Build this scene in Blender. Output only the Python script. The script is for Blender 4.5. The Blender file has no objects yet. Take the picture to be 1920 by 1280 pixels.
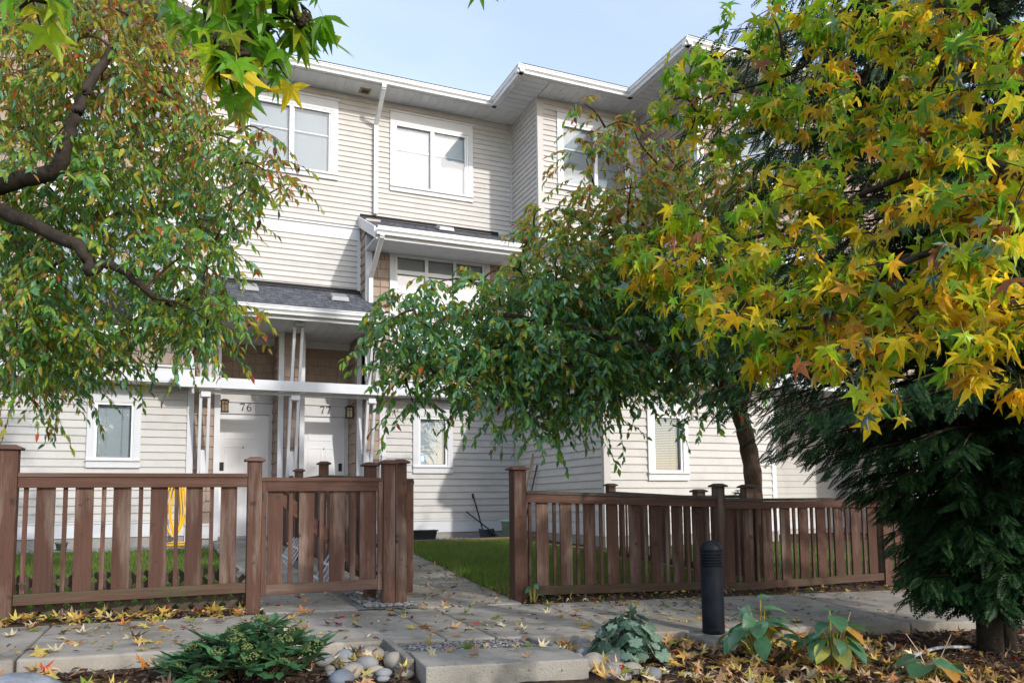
import bpy, math, random
import numpy as np
from mathutils import Matrix, Vector

# ------------------------------------------------------------------ camera, sky, sun
SC = bpy.context.scene
COL = SC.collection
random.seed(11)
RNG = np.random.default_rng(11)
R = math.radians

YAW, PITCH, ROLL = R(23.379), R(5.187), R(-0.624)
right = Vector((math.cos(YAW), -math.sin(YAW), 0)); fwd = Vector((math.sin(YAW), math.cos(YAW), 0)); up = Vector((0, 0, 1))
fw2 = fwd*math.cos(PITCH) + up*math.sin(PITCH); up2 = up*math.cos(PITCH) - fwd*math.sin(PITCH)
r3 = right*math.cos(ROLL) + up2*math.sin(ROLL); up3 = up2*math.cos(ROLL) - right*math.sin(ROLL)
cam = bpy.data.cameras.new('camera'); cam.sensor_width = 36; cam.lens = 1478.785/1920*36
cam.shift_y = (807.75-640)/1920; cam.clip_start = .05; cam.clip_end = 2000
camo = bpy.data.objects.new('camera', cam); COL.objects.link(camo)
m = Matrix.Identity(4)
for i in range(3):
    m[i][0] = r3[i]; m[i][1] = up3[i]; m[i][2] = -fw2[i]
m[2][3] = .75
camo.matrix_world = m
SC.camera = camo

SUN = Vector((.38, -1, .52)).normalized()          # towards the sun
w = bpy.data.worlds.new('World'); SC.world = w; w.use_nodes = True
nt = w.node_tree; nt.nodes.clear()
wo = nt.nodes.new('ShaderNodeOutputWorld'); bg = nt.nodes.new('ShaderNodeBackground'); sky = nt.nodes.new('ShaderNodeTexSky')
sky.sky_type = 'NISHITA'; sky.sun_disc = False
sky.sun_elevation = math.asin(SUN.z); sky.sun_rotation = math.atan2(SUN.x, SUN.y)
sky.air_density = 1.0; sky.dust_density = 1.0; sky.ozone_density = 1.0
hz = nt.nodes.new('ShaderNodeMix'); hz.data_type = 'RGBA'; hz.blend_type = 'MIX'
tcw = nt.nodes.new('ShaderNodeTexCoord'); mpw = nt.nodes.new('ShaderNodeMapping'); mpw.inputs['Scale'].default_value = (1, 1, 2.6)
nzw = nt.nodes.new('ShaderNodeTexNoise'); nzw.inputs['Scale'].default_value = 2.2; nzw.inputs['Detail'].default_value = 5; nzw.inputs['Roughness'].default_value = .5
mrw = nt.nodes.new('ShaderNodeMapRange'); mrw.inputs[1].default_value = .35; mrw.inputs[2].default_value = .75; mrw.inputs[3].default_value = .3; mrw.inputs[4].default_value = .5
nt.links.new(tcw.outputs['Generated'], mpw.inputs[0]); nt.links.new(mpw.outputs[0], nzw.inputs['Vector']); nt.links.new(nzw.outputs['Fac'], mrw.inputs[0])
nt.links.new(mrw.outputs[0], hz.inputs[0]); nt.links.new(sky.outputs[0], hz.inputs[6]); hz.inputs[7].default_value = (4.3, 4.7, 5.6, 1)
nt.links.new(hz.outputs[2], bg.inputs[0]); nt.links.new(bg.outputs[0], wo.inputs[0])
bg.inputs[1].default_value = .15
sl = bpy.data.lights.new('sun', 'SUN'); sl.energy = 1.4; sl.angle = R(1.2); sl.color = (1, .965, .91)
so = bpy.data.objects.new('sun', sl); COL.objects.link(so); so.rotation_euler = SUN.to_track_quat('Z', 'Y').to_euler()
SC.view_settings.view_transform = 'Standard'; SC.view_settings.look = 'None'
SC.view_settings.exposure = 1.0; SC.view_settings.gamma = 1
SC.cycles.max_bounces = 8; SC.cycles.transparent_max_bounces = 12
SC.cycles.sample_clamp_indirect = 6
SC.cycles.use_denoising = True

# ------------------------------------------------------------------ helpers
WLOC = {}
def place(o, parent=None, loc=(0, 0, 0)):
    COL.objects.link(o)
    l = Vector(loc)
    if parent is not None:
        o.parent = parent; l = l - WLOC.get(parent.name, Vector((0, 0, 0)))
    o.location = l
    WLOC[o.name] = Vector(loc)
    return o
def tag(o, label=None, cat=None, group=None, kind=None):
    if label: o['label'] = label
    if cat: o['category'] = cat
    if group: o['group'] = group
    if kind: o['kind'] = kind
    return o
def thing(name, label, cat, loc=(0, 0, 0), group=None):
    return tag(place(bpy.data.objects.new(name, None), None, loc), label, cat, group)
def np_obj(name, V, F, mats, parent=None, midx=None, smooth=False, loc=(0, 0, 0), kind=None):
    V = np.asarray(V, np.float32); F = np.asarray(F, np.int32)
    me = bpy.data.meshes.new(name); k = F.shape[1]
    me.vertices.add(len(V)); me.vertices.foreach_set('co', V.ravel())
    me.loops.add(F.size); me.loops.foreach_set('vertex_index', F.ravel())
    me.polygons.add(len(F)); me.polygons.foreach_set('loop_start', np.arange(0, F.size, k, dtype=np.int32))
    for a in (mats if isinstance(mats, (list, tuple)) else [mats]): me.materials.append(a)
    if midx is not None: me.polygons.foreach_set('material_index', np.asarray(midx, np.int32))
    me.update(calc_edges=True)
    if smooth: me.polygons.foreach_set('use_smooth', np.ones(len(F), bool))
    o = place(bpy.data.objects.new(name, me), parent, loc)
    if kind: o['kind'] = kind
    return o
class MB:
    def __init__(s): s.v = []; s.f = []; s.mi = []
    def poly(s, pts, mi=0):
        b = len(s.v); s.v += [tuple(p) for p in pts]; s.f.append(tuple(range(b, b+len(pts)))); s.mi.append(mi)
    def hexa(s, p, mi=0):          # p: 4 bottom (ccw from above) + 4 top
        b = len(s.v); s.v += [tuple(q) for q in p]
        for f in ((3, 2, 1, 0), (4, 5, 6, 7), (0, 1, 5, 4), (1, 2, 6, 5), (2, 3, 7, 6), (3, 0, 4, 7)):
            s.f.append(tuple(b+i for i in f)); s.mi.append(mi)
    def box(s, x0, y0, z0, x1, y1, z1, mi=0):
        s.hexa([(x0, y0, z0), (x1, y0, z0), (x1, y1, z0), (x0, y1, z0), (x0, y0, z1), (x1, y0, z1), (x1, y1, z1), (x0, y1, z1)], mi)
    def mbox(s, M, sx, sy, sz, mi=0):
        h = [M @ Vector((a*sx/2, b*sy/2, c*sz/2)) for c in (-1, 1) for a, b in ((-1, -1), (1, -1), (1, 1), (-1, 1))]
        s.hexa(h, mi)
    def beam(s, a, b, wx, wy, mi=0, upv=(0, 0, 1)):
        a = Vector(a); b = Vector(b); d = (b-a); L = d.length; d.normalize()
        x = d.cross(Vector(upv)); x = x.normalized() if x.length > 1e-4 else Vector((1, 0, 0)); y = x.cross(d).normalized()
        M = Matrix((( x.x, y.x, d.x, (a.x+b.x)/2), (x.y, y.y, d.y, (a.y+b.y)/2), (x.z, y.z, d.z, (a.z+b.z)/2), (0, 0, 0, 1)))
        s.mbox(M, wx, wy, L, mi)
    def tube(s, pts, r, n=6, mi=0, cap=True):
        P = [Vector(p) for p in pts]; rr = r if isinstance(r, (list, tuple)) else [r]*len(P)
        b = len(s.v); ref = Vector((.3, .2, 1)).normalized()
        for i, p in enumerate(P):
            d = (P[min(i+1, len(P)-1)] - P[max(i-1, 0)]).normalized()
            x = d.cross(ref); x = d.cross(Vector((1, 0, 0))) if x.length < 1e-3 else x
            x.normalize(); y = d.cross(x)
            for k in range(n):
                a = 2*math.pi*k/n; q = p + (x*math.cos(a)+y*math.sin(a))*rr[i]; s.v.append((q.x, q.y, q.z))
        for i in range(len(P)-1):
            for k in range(n):
                s.f.append((b+i*n+k, b+i*n+(k+1) % n, b+(i+1)*n+(k+1) % n, b+(i+1)*n+k)); s.mi.append(mi)
        if cap:
            s.f.append(tuple(b+k for k in range(n))[::-1]); s.mi.append(mi)
            s.f.append(tuple(b+(len(P)-1)*n+k for k in range(n))); s.mi.append(mi)
    def prism(s, prof, to3, a, b, mi=0):      # prof: 2D ring, to3(p, t) -> 3D
        n = len(prof); k = len(s.v)
        s.v += [to3(p, a) for p in prof] + [to3(p, b) for p in prof]
        for i in range(n):
            s.f.append((k+i, k+(i+1) % n, k+n+(i+1) % n, k+n+i)); s.mi.append(mi)
        s.f.append(tuple(range(k, k+n))[::-1]); s.mi.append(mi); s.f.append(tuple(range(k+n, k+2*n))); s.mi.append(mi)
    def lathe(s, prof, cx, cy, n=20, mi=0):   # prof (r,z) bottom to top
        b = len(s.v)
        for r, z in prof:
            for k in range(n):
                a = 2*math.pi*k/n; s.v.append((cx+r*math.cos(a), cy+r*math.sin(a), z))
        for i in range(len(prof)-1):
            for k in range(n):
                s.f.append((b+i*n+k, b+i*n+(k+1) % n, b+(i+1)*n+(k+1) % n, b+(i+1)*n+k)); s.mi.append(mi)
        s.f.append(tuple(b+k for k in range(n))[::-1]); s.mi.append(mi)
        s.f.append(tuple(b+(len(prof)-1)*n+k for k in range(n))); s.mi.append(mi)
    def mesh(s, name, mats, smooth=False):
        me = bpy.data.meshes.new(name); me.from_pydata(s.v, [], s.f)
        for a in (mats if isinstance(mats, (list, tuple)) else [mats]): me.materials.append(a)
        me.polygons.foreach_set('material_index', s.mi)
        if smooth: me.polygons.foreach_set('use_smooth', [True]*len(s.f))
        me.update(); return me
    def build(s, name, mats, parent=None, smooth=False, kind=None, bevel=0, loc=(0, 0, 0)):
        o = place(bpy.data.objects.new(name, s.mesh(name, mats, smooth)), parent, loc)
        if kind: o['kind'] = kind
        if bevel:
            b = o.modifiers.new('bevel', 'BEVEL'); b.width = bevel; b.segments = 2; b.limit_method = 'ANGLE'; b.angle_limit = R(40)
        return o
def boxo(name, m, parent, x0, y0, z0, x1, y1, z1, bevel=0, kind=None):
    b = MB(); b.box(x0, y0, z0, x1, y1, z1); return b.build(name, m, parent, bevel=bevel, kind=kind)
def smooth01(t): t = max(0, min(1, t)); return t*t*(3-2*t)

# ------------------------------------------------------------------ materials
def nodes(name):
    m = bpy.data.materials.new(name); m.use_nodes = True; n = m.node_tree; n.nodes.clear()
    return m, n, n.nodes.new('ShaderNodeOutputMaterial')
def N(n, t, **kw):
    x = n.nodes.new(t)
    for k, v in kw.items():
        if isinstance(v, bpy.types.NodeSocket): n.links.new(v, x.inputs[k])
        elif k in x.inputs: x.inputs[k].default_value = v
        else: setattr(x, k, v)
    return x
def mulc(n, col, fac):
    a = n.nodes.new('ShaderNodeVectorMath'); a.operation = 'SCALE'
    if isinstance(col, bpy.types.NodeSocket): n.links.new(col, a.inputs[0])
    else: a.inputs[0].default_value = col[:3]
    n.links.new(fac, a.inputs['Scale']); return a.outputs[0]
def mr(n, v, a, b, c, d):
    x = n.nodes.new('ShaderNodeMapRange'); n.links.new(v, x.inputs[0])
    for i, q in enumerate((a, b, c, d)): x.inputs[i+1].default_value = q
    return x.outputs[0]
def mixc(n, f, a, b):
    x = n.nodes.new('ShaderNodeMix'); x.data_type = 'RGBA'
    if isinstance(f, bpy.types.NodeSocket): n.links.new(f, x.inputs[0])
    else: x.inputs[0].default_value = f
    for s, v in ((6, a), (7, b)):
        if isinstance(v, bpy.types.NodeSocket): n.links.new(v, x.inputs[s])
        else: x.inputs[s].default_value = (*v[:3], 1)
    return x.outputs[2]
def mat(name, c, rough=.6, var=.12, sc=6, st=(1, 1, 1), c2=None, t2=(.5, .7), sc2=1.5, st2=(1, 1, 1), bump=0, bsc=60, bst=None, ov=.05, spec=.3, metal=0, c3=None, t3=(.6, .62), sc3=30):
    m, n, out = nodes(name)
    g = n.nodes.new('ShaderNodeNewGeometry'); oi = n.nodes.new('ShaderNodeObjectInfo')
    off = n.nodes.new('ShaderNodeVectorMath'); off.operation = 'SCALE'; off.inputs[0].default_value = (37, 19, 53); n.links.new(oi.outputs['Random'], off.inputs['Scale'])
    ad = n.nodes.new('ShaderNodeVectorMath'); ad.operation = 'ADD'; n.links.new(g.outputs['Position'], ad.inputs[0]); n.links.new(off.outputs[0], ad.inputs[1])
    src = ad.outputs[0] if ov > 0 else g.outputs['Position']
    mp = N(n, 'ShaderNodeMapping', Vector=src, Scale=st)
    nz = N(n, 'ShaderNodeTexNoise', Vector=mp.outputs[0], Scale=sc, Detail=6.0, Roughness=.6)
    f = mr(n, nz.outputs['Fac'], .3, .7, 1-var, 1+var)
    col = c
    if c2:
        mp2 = N(n, 'ShaderNodeMapping', Vector=src, Scale=st2)
        n2 = N(n, 'ShaderNodeTexNoise', Vector=mp2.outputs[0], Scale=sc2, Detail=5.0, Roughness=.62)
        col = mixc(n, mr(n, n2.outputs['Fac'], t2[0], t2[1], 0, 1), c, c2)
    if c3:
        n3 = N(n, 'ShaderNodeTexNoise', Vector=src, Scale=sc3, Detail=3.0)
        col = mixc(n, mr(n, n3.outputs['Fac'], t3[0], t3[1], 0, 1), col, c3)
    col = mulc(n, col, f)
    if ov > 0: col = mulc(n, col, mr(n, oi.outputs['Random'], 0, 1, 1-ov, 1+ov))
    p = N(n, 'ShaderNodeBsdfPrincipled', Roughness=rough, Metallic=metal)
    p.inputs['Specular IOR Level'].default_value = spec
    n.links.new(col, p.inputs['Base Color'])
    if bump:
        mb_ = N(n, 'ShaderNodeMapping', Vector=src, Scale=bst or st)
        nb = N(n, 'ShaderNodeTexNoise', Vector=mb_.outputs[0], Scale=bsc, Detail=5.0)
        b = N(n, 'ShaderNodeBump', Height=nb.outputs['Fac'], Strength=min(1, bump), Distance=.01)
        n.links.new(b.outputs[0], p.inputs['Normal'])
    n.links.new(p.outputs[0], out.inputs[0]); return m
def leafmat(name, c, trans=.45, hue=.25, gloss=.06, c2=None, c2p=.3, rough=.35, nsc=38.0):
    m, n, out = nodes(name)
    g = n.nodes.new('ShaderNodeNewGeometry'); oi = n.nodes.new('ShaderNodeObjectInfo')
    s = n.nodes.new('ShaderNodeMath'); s.operation = 'ADD'; n.links.new(g.outputs['Random Per Island'], s.inputs[0]); n.links.new(oi.outputs['Random'], s.inputs[1])
    fr = n.nodes.new('ShaderNodeMath'); fr.operation = 'FRACT'; n.links.new(s.outputs[0], fr.inputs[0])
    s2 = n.nodes.new('ShaderNodeMath'); s2.operation = 'MULTIPLY'; n.links.new(fr.outputs[0], s2.inputs[0]); s2.inputs[1].default_value = 7.31
    fr2 = n.nodes.new('ShaderNodeMath'); fr2.operation = 'FRACT'; n.links.new(s2.outputs[0], fr2.inputs[0])
    nz = N(n, 'ShaderNodeTexNoise', Vector=g.outputs['Position'], Scale=nsc, Detail=3.0)
    col = c
    if c2:
        nn = n.nodes.new('ShaderNodeMath'); nn.operation = 'MULTIPLY_ADD'; n.links.new(nz.outputs['Fac'], nn.inputs[0]); nn.inputs[1].default_value = .9; n.links.new(fr2.outputs[0], nn.inputs[2])
        col = mixc(n, mr(n, nn.outputs[0], 1.35-c2p*1.0, 1.6-c2p*1.0, 0, 1), c, c2)
    col = mulc(n, col, mr(n, fr.outputs[0], 0, 1, 1-hue, 1+hue))
    col = mulc(n, col, mr(n, nz.outputs['Fac'], .3, .7, .86, 1.14))
    d = N(n, 'ShaderNodeBsdfDiffuse'); t = N(n, 'ShaderNodeBsdfTranslucent'); gl = N(n, 'ShaderNodeBsdfGlossy', Roughness=rough)
    n.links.new(col, d.inputs[0]); n.links.new(mulc(n, col, N(n, 'ShaderNodeValue').outputs[0]), t.inputs[0])
    n.nodes[-1] if False else None
    for q in n.nodes:
        if q.type == 'VALUE': q.outputs[0].default_value = 1.25
    mx = N(n, 'ShaderNodeMixShader', Fac=trans); n.links.new(d.outputs[0], mx.inputs[1]); n.links.new(t.outputs[0], mx.inputs[2])
    lw = N(n, 'ShaderNodeLayerWeight', Blend=.25)
    m2 = N(n, 'ShaderNodeMixShader'); n.links.new(mr(n, lw.outputs['Fresnel'], 0, 1, gloss*.5, gloss*4), m2.inputs[0]); n.links.new(mx.outputs[0], m2.inputs[1]); n.links.new(gl.outputs[0], m2.inputs[2])
    n.links.new(m2.outputs[0], out.inputs[0]); return m
def glassmat(name, tint=(1, 1, 1), base=.16, rough=0.0):
    m, n, out = nodes(name)
    tr = N(n, 'ShaderNodeBsdfTransparent', Color=(*tint, 1)); gl = N(n, 'ShaderNodeBsdfGlossy', Roughness=rough, Color=(1, 1, 1, 1))
    lw = N(n, 'ShaderNodeLayerWeight', Blend=.35)
    g = n.nodes.new('ShaderNodeNewGeometry'); nz = N(n, 'ShaderNodeTexNoise', Vector=g.outputs['Position'], Scale=1.6, Detail=1.0)
    b = N(n, 'ShaderNodeBump', Height=nz.outputs['Fac'], Strength=.12, Distance=.05); n.links.new(b.outputs[0], gl.inputs['Normal'])
    mx = N(n, 'ShaderNodeMixShader'); n.links.new(mr(n, lw.outputs['Fresnel'], 0, 1, base, 1), mx.inputs[0])
    n.links.new(tr.outputs[0], mx.inputs[1]); n.links.new(gl.outputs[0], mx.inputs[2]); n.links.new(mx.outputs[0], out.inputs[0]); return m

M = {}
M['siding'] = mat('siding', (.565, .54, .505), .55, .04, 3, c2=(.465, .435, .405), t2=(.48, .85), sc2=1.4, st2=(1.6, 1.6, .35), bump=.12, bsc=40, bst=(.3, .3, 3), ov=.03)
M['backing'] = mat('backing', (.5, .45, .41), .7, .05)
M['shake'] = mat('shake', (.335, .252, .198), .75, .1, 7, st=(4, 4, .5), bump=.3, bsc=30, bst=(5, 5, .5), ov=.13)
M['white'] = mat('white_trim', (.66, .66, .67), .45, .03, 3, c2=(.59, .59, .585), t2=(.55, .8), sc2=2.5, ov=.0)
M['soffit'] = mat('soffit', (.72, .72, .72), .5, .05, 4, c2=(.56, .55, .52), t2=(.55, .8), sc2=3.5, ov=.03)
M['gutter'] = mat('gutter', (.74, .74, .73), .35, .06, 5, c2=(.5, .49, .46), t2=(.55, .85), sc2=3, st2=(.4, .4, 4), ov=.0, spec=.4)
M['gasket_shade'] = mat('gasket_shade', (.12, .12, .125), .6, .05, ov=0)  # dark tone for the shading lines around the panes
M['sash'] = mat('sash', (.82, .82, .82), .35, .02, 3, ov=0, spec=.4)
M['door'] = mat('door', (.80, .80, .82), .32, .02, 3, ov=0, spec=.4)
M['blind'] = mat('blind', (.50, .515, .52), .5, .03, 3, ov=0)
M['shade_cloth'] = mat('shade_cloth', (.66, .68, .70), .6, .03, ov=0)
M['glass'] = glassmat('glass', (.80, .86, .90), .05)
M['glass_sky'] = glassmat('glass_sky', (.82, .86, .9), .15)
M['glass_dark'] = glassmat('glass_clear', (.8, .85, .88), .08)
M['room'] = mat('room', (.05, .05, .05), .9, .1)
M['roof'] = mat('roof_base', (.06, .062, .07), .9, .15, 20, ov=0)
M['rshingle'] = mat('roof_shingle', (.085, .09, .105), .9, .25, 90, c2=(.16, .165, .18), t2=(.45, .65), sc2=9, ov=0, bump=.3, bsc=200)
M['metal_dark'] = mat('dark_metal', (.03, .028, .027), .4, .1, ov=0, metal=.6)
M['metal_grey'] = mat('grey_metal', (.35, .35, .36), .5, .1, ov=0, metal=.3)
M['tanvent'] = mat('tan_vent', (.42, .32, .17), .6, .1, ov=0)
M['bronze'] = mat('bronze', (.11, .10, .09), .4, .1, ov=0, metal=.5)
M['amber'] = mat('amber_glass', (.75, .40, .10), .15, .15, 30, ov=0, spec=.5)
M['cream'] = mat('cream_glass', (.70, .58, .36), .15, .15, 30, ov=0, spec=.5)
M['fence'] = mat('fence_stain', (.102, .052, .037), .78, .16, 5, st=(9, 9, .55), c2=(.235, .175, .138), t2=(.50, .70), sc2=2.0, st2=(4, 4, .5), bump=.6, bsc=22, bst=(9, 9, .5), ov=.22, c3=(.055, .035, .025), t3=(.63, .72), sc3=11, spec=.2)
M['fence_h'] = mat('fence_stain_rail', (.108, .055, .039), .78, .16, 5, st=(.55, 9, 9), c2=(.19, .135, .105), t2=(.48, .74), sc2=2.0, st2=(.5, 4, 4), bump=.45, bsc=22, bst=(.5, 9, 9), ov=.08, spec=.2)
M['fence_low'] = mat('fence_bottom_rail', (.105, .064, .045), .85, .2, 5, st=(.55, 9, 9), c2=(.085, .085, .045), t2=(.46, .66), sc2=3.0, st2=(.6, 4, 4), bump=.5, bsc=22, bst=(.5, 9, 9), ov=.15, spec=.15)
M['fence_old'] = mat('fence_weathered', (.20, .135, .10), .85, .2, 5, st=(9, 9, .5), c2=(.12, .062, .045), t2=(.45, .6), sc2=2.5, st2=(4, 4, .5), bump=.5, bsc=22, bst=(9, 9, .5), ov=.1, spec=.2)
M['fence_cap'] = mat('fence_cap', (.085, .062, .050), .85, .25, 12, c2=(.06, .07, .04), t2=(.5, .7), sc2=8, bump=.4, bsc=30, ov=.08)
M['timber'] = mat('timber', (.26, .155, .105), .85, .2, 5, st=(.6, 8, 8), bump=.4, bsc=25, bst=(.5, 8, 8), ov=.1)
M['oldboard'] = mat('old_board', (.20, .185, .16), .9, .2, 6, st=(3, 3, 3), bump=.5, bsc=30, ov=.1)
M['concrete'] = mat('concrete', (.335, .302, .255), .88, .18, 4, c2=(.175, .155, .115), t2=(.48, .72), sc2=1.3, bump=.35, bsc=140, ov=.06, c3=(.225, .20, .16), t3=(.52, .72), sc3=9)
M['block'] = mat('concrete_block', (.30, .278, .24), .9, .12, 6, c2=(.19, .18, .145), t2=(.45, .7), sc2=2.2, bump=.6, bsc=90, ov=0, c3=(.12, .11, .09), t3=(.66, .70), sc3=26)
M['bounce'] = mat('bounce_pale', (.46, .44, .41), .9, .1, 4, c2=(.38, .36, .33), t2=(.45, .7), sc2=.8, ov=0)  # pale surface of the added bounce sheet
M['joint'] = mat('joint', (.07, .062, .05), .95, .2, 30, ov=0)
M['found'] = mat('foundation', (.33, .31, .28), .9, .12, 5, bump=.3, bsc=80, ov=0)
M['mulch'] = mat('mulch', (.045, .030, .022), .95, .45, 28, c2=(.10, .062, .038), t2=(.45, .65), sc2=9, bump=1, bsc=70, ov=0, spec=.1)
M['lawn'] = mat('lawn_soil', (.055, .075, .024), .95, .3, 14, c2=(.08, .065, .035), t2=(.55, .75), sc2=2, ov=0, spec=.1)
M['gravel_bed'] = mat('gravel_bed', (.24, .225, .20), .95, .5, 60, c2=(.12, .11, .10), t2=(.45, .6), sc2=40, bump=1, bsc=90, ov=0)
M['pebble'] = mat('pebble', (.30, .29, .28), .8, .25, 20, ov=0, c2=(.14, .135, .13), t2=(.45, .6), sc2=25)
M['stone_grey'] = mat('stone_grey', (.22, .225, .235), .7, .15, 10, c2=(.30, .29, .27), t2=(.5, .7), sc2=4, bump=.15, bsc=60, ov=.12)
M['stone_tan'] = mat('stone_tan', (.33, .295, .24), .7, .15, 10, c2=(.24, .22, .19), t2=(.5, .7), sc2=4, bump=.15, bsc=60, ov=.12)
M['stone_blue'] = mat('stone_blue', (.13, .15, .18), .65, .15, 10, c2=(.19, .2, .22), t2=(.5, .7), sc2=4, bump=.15, bsc=60, ov=.12)
M['boulder'] = mat('boulder', (.23, .25, .28), .85, .25, 12, c2=(.12, .13, .13), t2=(.45, .65), sc2=5, bump=.7, bsc=30, ov=0)
M['bollard'] = mat('bollard', (.010, .012, .017), .5, .2, 9, ov=0, c2=(.02, .024, .032), t2=(.5, .8), sc2=4, bump=.05, bsc=200, spec=.12)
M['black_plastic'] = mat('black_plastic', (.018, .021, .028), .5, .1, ov=0)
M['green_plastic'] = mat('green_plastic', (.42, .55, .42), .4, .06, ov=0)
M['pot_green'] = mat('pot_green', (.10, .17, .11), .6, .1, ov=0)
M['yellow_hose'] = mat('yellow_hose', (.85, .48, .015), .4, .05, ov=0)
M['handle_wood'] = mat('handle_wood', (.55, .37, .19), .6, .15, 5, st=(8, 8, .5), ov=0)
M['handle_brown'] = mat('handle_brown', (.13, .085, .07), .6, .15, ov=0)
M['pipe'] = mat('pipe', (.5, .5, .52), .5, .08, ov=0)
M['sticker_white'] = mat('sticker_white', (.85, .85, .85), .4, .02, ov=0)
M['sticker_blue'] = mat('sticker_blue', (.15, .42, .70), .4, .02, ov=0)
M['bark'] = mat('bark', (.095, .062, .043), .95, .35, 12, st=(3, 3, .7), c2=(.15, .105, .075), t2=(.5, .7), sc2=6, bump=1, bsc=26, bst=(3, 3, .8), ov=0, spec=.1)
M['bark_dark'] = mat('bark_dark', (.045, .036, .028), .95, .35, 12, bump=1, bsc=30, ov=0, spec=.1)
M['twig'] = mat('twig', (.07, .045, .03), .9, .2, ov=0, spec=.1)
M['seed'] = mat('seed', (.06, .055, .022), .9, .3, 40, ov=.2)
# sweetgum autumn colours
SG = [leafmat('leaf_green', (.15, .35, .018), .58, gloss=.03, c2=(.30, .33, .02), c2p=.25),
      leafmat('leaf_lime', (.40, .54, .02), .58, gloss=.03, c2=(.45, .40, .02), c2p=.3),
      leafmat('leaf_yellow', (.82, .62, .025), .58, gloss=.03, c2=(.50, .27, .02), c2p=.3),
      leafmat('leaf_gold', (.82, .47, .025), .58, gloss=.03, c2=(.55, .24, .02), c2p=.25),
      leafmat('leaf_rust', (.34, .11, .022), .45, c2=(.17, .06, .02), c2p=.4),
      leafmat('leaf_bluegreen', (.075, .17, .085), .4, gloss=.14)]
PETIOLE = leafmat('petiole', (.36, .38, .05), .3)
LG = [leafmat('foliage_green', (.165, .35, .05), .52, .35, gloss=.03, c2=(.32, .40, .045), c2p=.35),
      leafmat('foliage_deep', (.115, .30, .135), .46, .35, gloss=.09, c2=(.16, .34, .08), c2p=.3),
      leafmat('foliage_olive', (.42, .38, .04), .5, .3, gloss=.025, c2=(.42, .26, .05), c2p=.25),
      leafmat('foliage_red', (.50, .09, .025), .5, .3, gloss=.02),
      leafmat('foliage_tan', (.48, .28, .085), .45, .3, gloss=.02, c2=(.2, .1, .05), c2p=.4)]
CEDAR = leafmat('cedar_spray', (.016, .048, .019), .2, .45, gloss=.012, c2=(.05, .10, .025), c2p=.3)
GRASS = leafmat('grass_blade', (.13, .27, .03), .45, .35, gloss=.02, c2=(.20, .185, .07), c2p=.5, nsc=2.2)
FALL = [leafmat('fallen_yellow', (.55, .42, .10), .2, .2), leafmat('fallen_gold', (.52, .31, .08), .2, .25),
        leafmat('fallen_orange', (.52, .19, .04), .2, .25), leafmat('fallen_red', (.42, .03, .03), .2, .25),
        leafmat('fallen_tan', (.44, .25, .12), .15, .25), leafmat('fallen_brown', (.09, .05, .03), .1, .35), leafmat('fallen_green', (.20, .27, .03), .2, .25),
        leafmat('fallen_cream', (.62, .53, .33), .15, .15)]
HOSTA = leafmat('hosta_leaf', (.085, .22, .10), .35, .25, gloss=.045, rough=.35)
HOSTAY = leafmat('hosta_yellowing', (.36, .37, .07), .35, .2, gloss=.1, c2=(.55, .36, .05), c2p=.4)
HOSTAO = leafmat('hosta_dying', (.58, .27, .03), .35, .2, gloss=.06)
HEUCH = leafmat('heuchera_leaf', (.07, .13, .085), .25, .4, gloss=.06, c2=(.17, .25, .18), c2p=.45, nsc=70.0)
SKIM = leafmat('skimmia_leaf', (.06, .165, .065), .2, .3, gloss=.16, rough=.28)
BUD = leafmat('skimmia_bud', (.13, .165, .055), .1, .3, gloss=.03)
STALK = leafmat('dry_stalk', (.5, .40, .24), .2, .1)
# ------------------------------------------------------------------ ground, pavement, lawns
def zs(u):
    u = max(-6, min(9, u))
    return -.045*(u-.4) if u > .4 else -.018*(u-.4)
def gz(u, n):
    if n <= 4.6: k = 1
    elif n < 6: k = 1-.5*(n-4.6)/1.4
    else: k = max(0, .5-.5*(n-6)/3)
    return zs(u)*k + .11*smooth01((n-6)/6)
N0, N1 = 4.55, 5.84
def soil(u, n):
    if n < N0: return gz(u, n) - .078 - .042*min(4, N0-n)
    if n < N1: return gz(u, n) - .08
    return gz(u, n) + .004
def surf(u, n):
    return gz(u, n) if N0 <= n <= N1 else soil(u, n)
us = np.unique(np.concatenate([[-160, -80, -40, -20, -12, -8, -5, -3.5], np.arange(-2.6, 8, .11), [8.5, 9.5, 11, 14, 20, 40, 80, 160]]))
ns = np.unique(np.concatenate([[-160, -60, -25, -12, -6, -3, -1, .5, 1.5], np.arange(2.2, 4.5, .09), [4.535, 4.575, 4.9, 5.3, 5.7, 5.82, 5.865], np.arange(5.95, 6.6, .09), np.arange(6.8, 13.4, .3), [16, 25, 60, 160]]))
V = []
for n_ in ns:
    for u_ in us:
        z = soil(u_, n_)
        if n_ < 4.5 or 5.9 < n_ < 6.5:
            z += .012*math.sin(u_*9+n_*7)*math.sin(u_*5.3-n_*11) + random.uniform(-.008, .008)
        if n_ > N1 and -.0 < u_ < 3.2: z = gz(u_, n_)-.012
        if n_ > N1 and (.66 < u_ < 1.27 or 1.79 < u_ < 2.56+.085*(n_-6)): z = gz(u_, n_)-.07
        V.append((u_, n_, z))
nu = len(us); F = []
for j in range(len(ns)-1):
    for i in range(nu-1):
        a = j*nu+i; F.append((a, a+1, a+nu+1, a+nu))
tag(np_obj('ground', V, F, M['mulch'], smooth=True), kind='structure')

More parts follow.
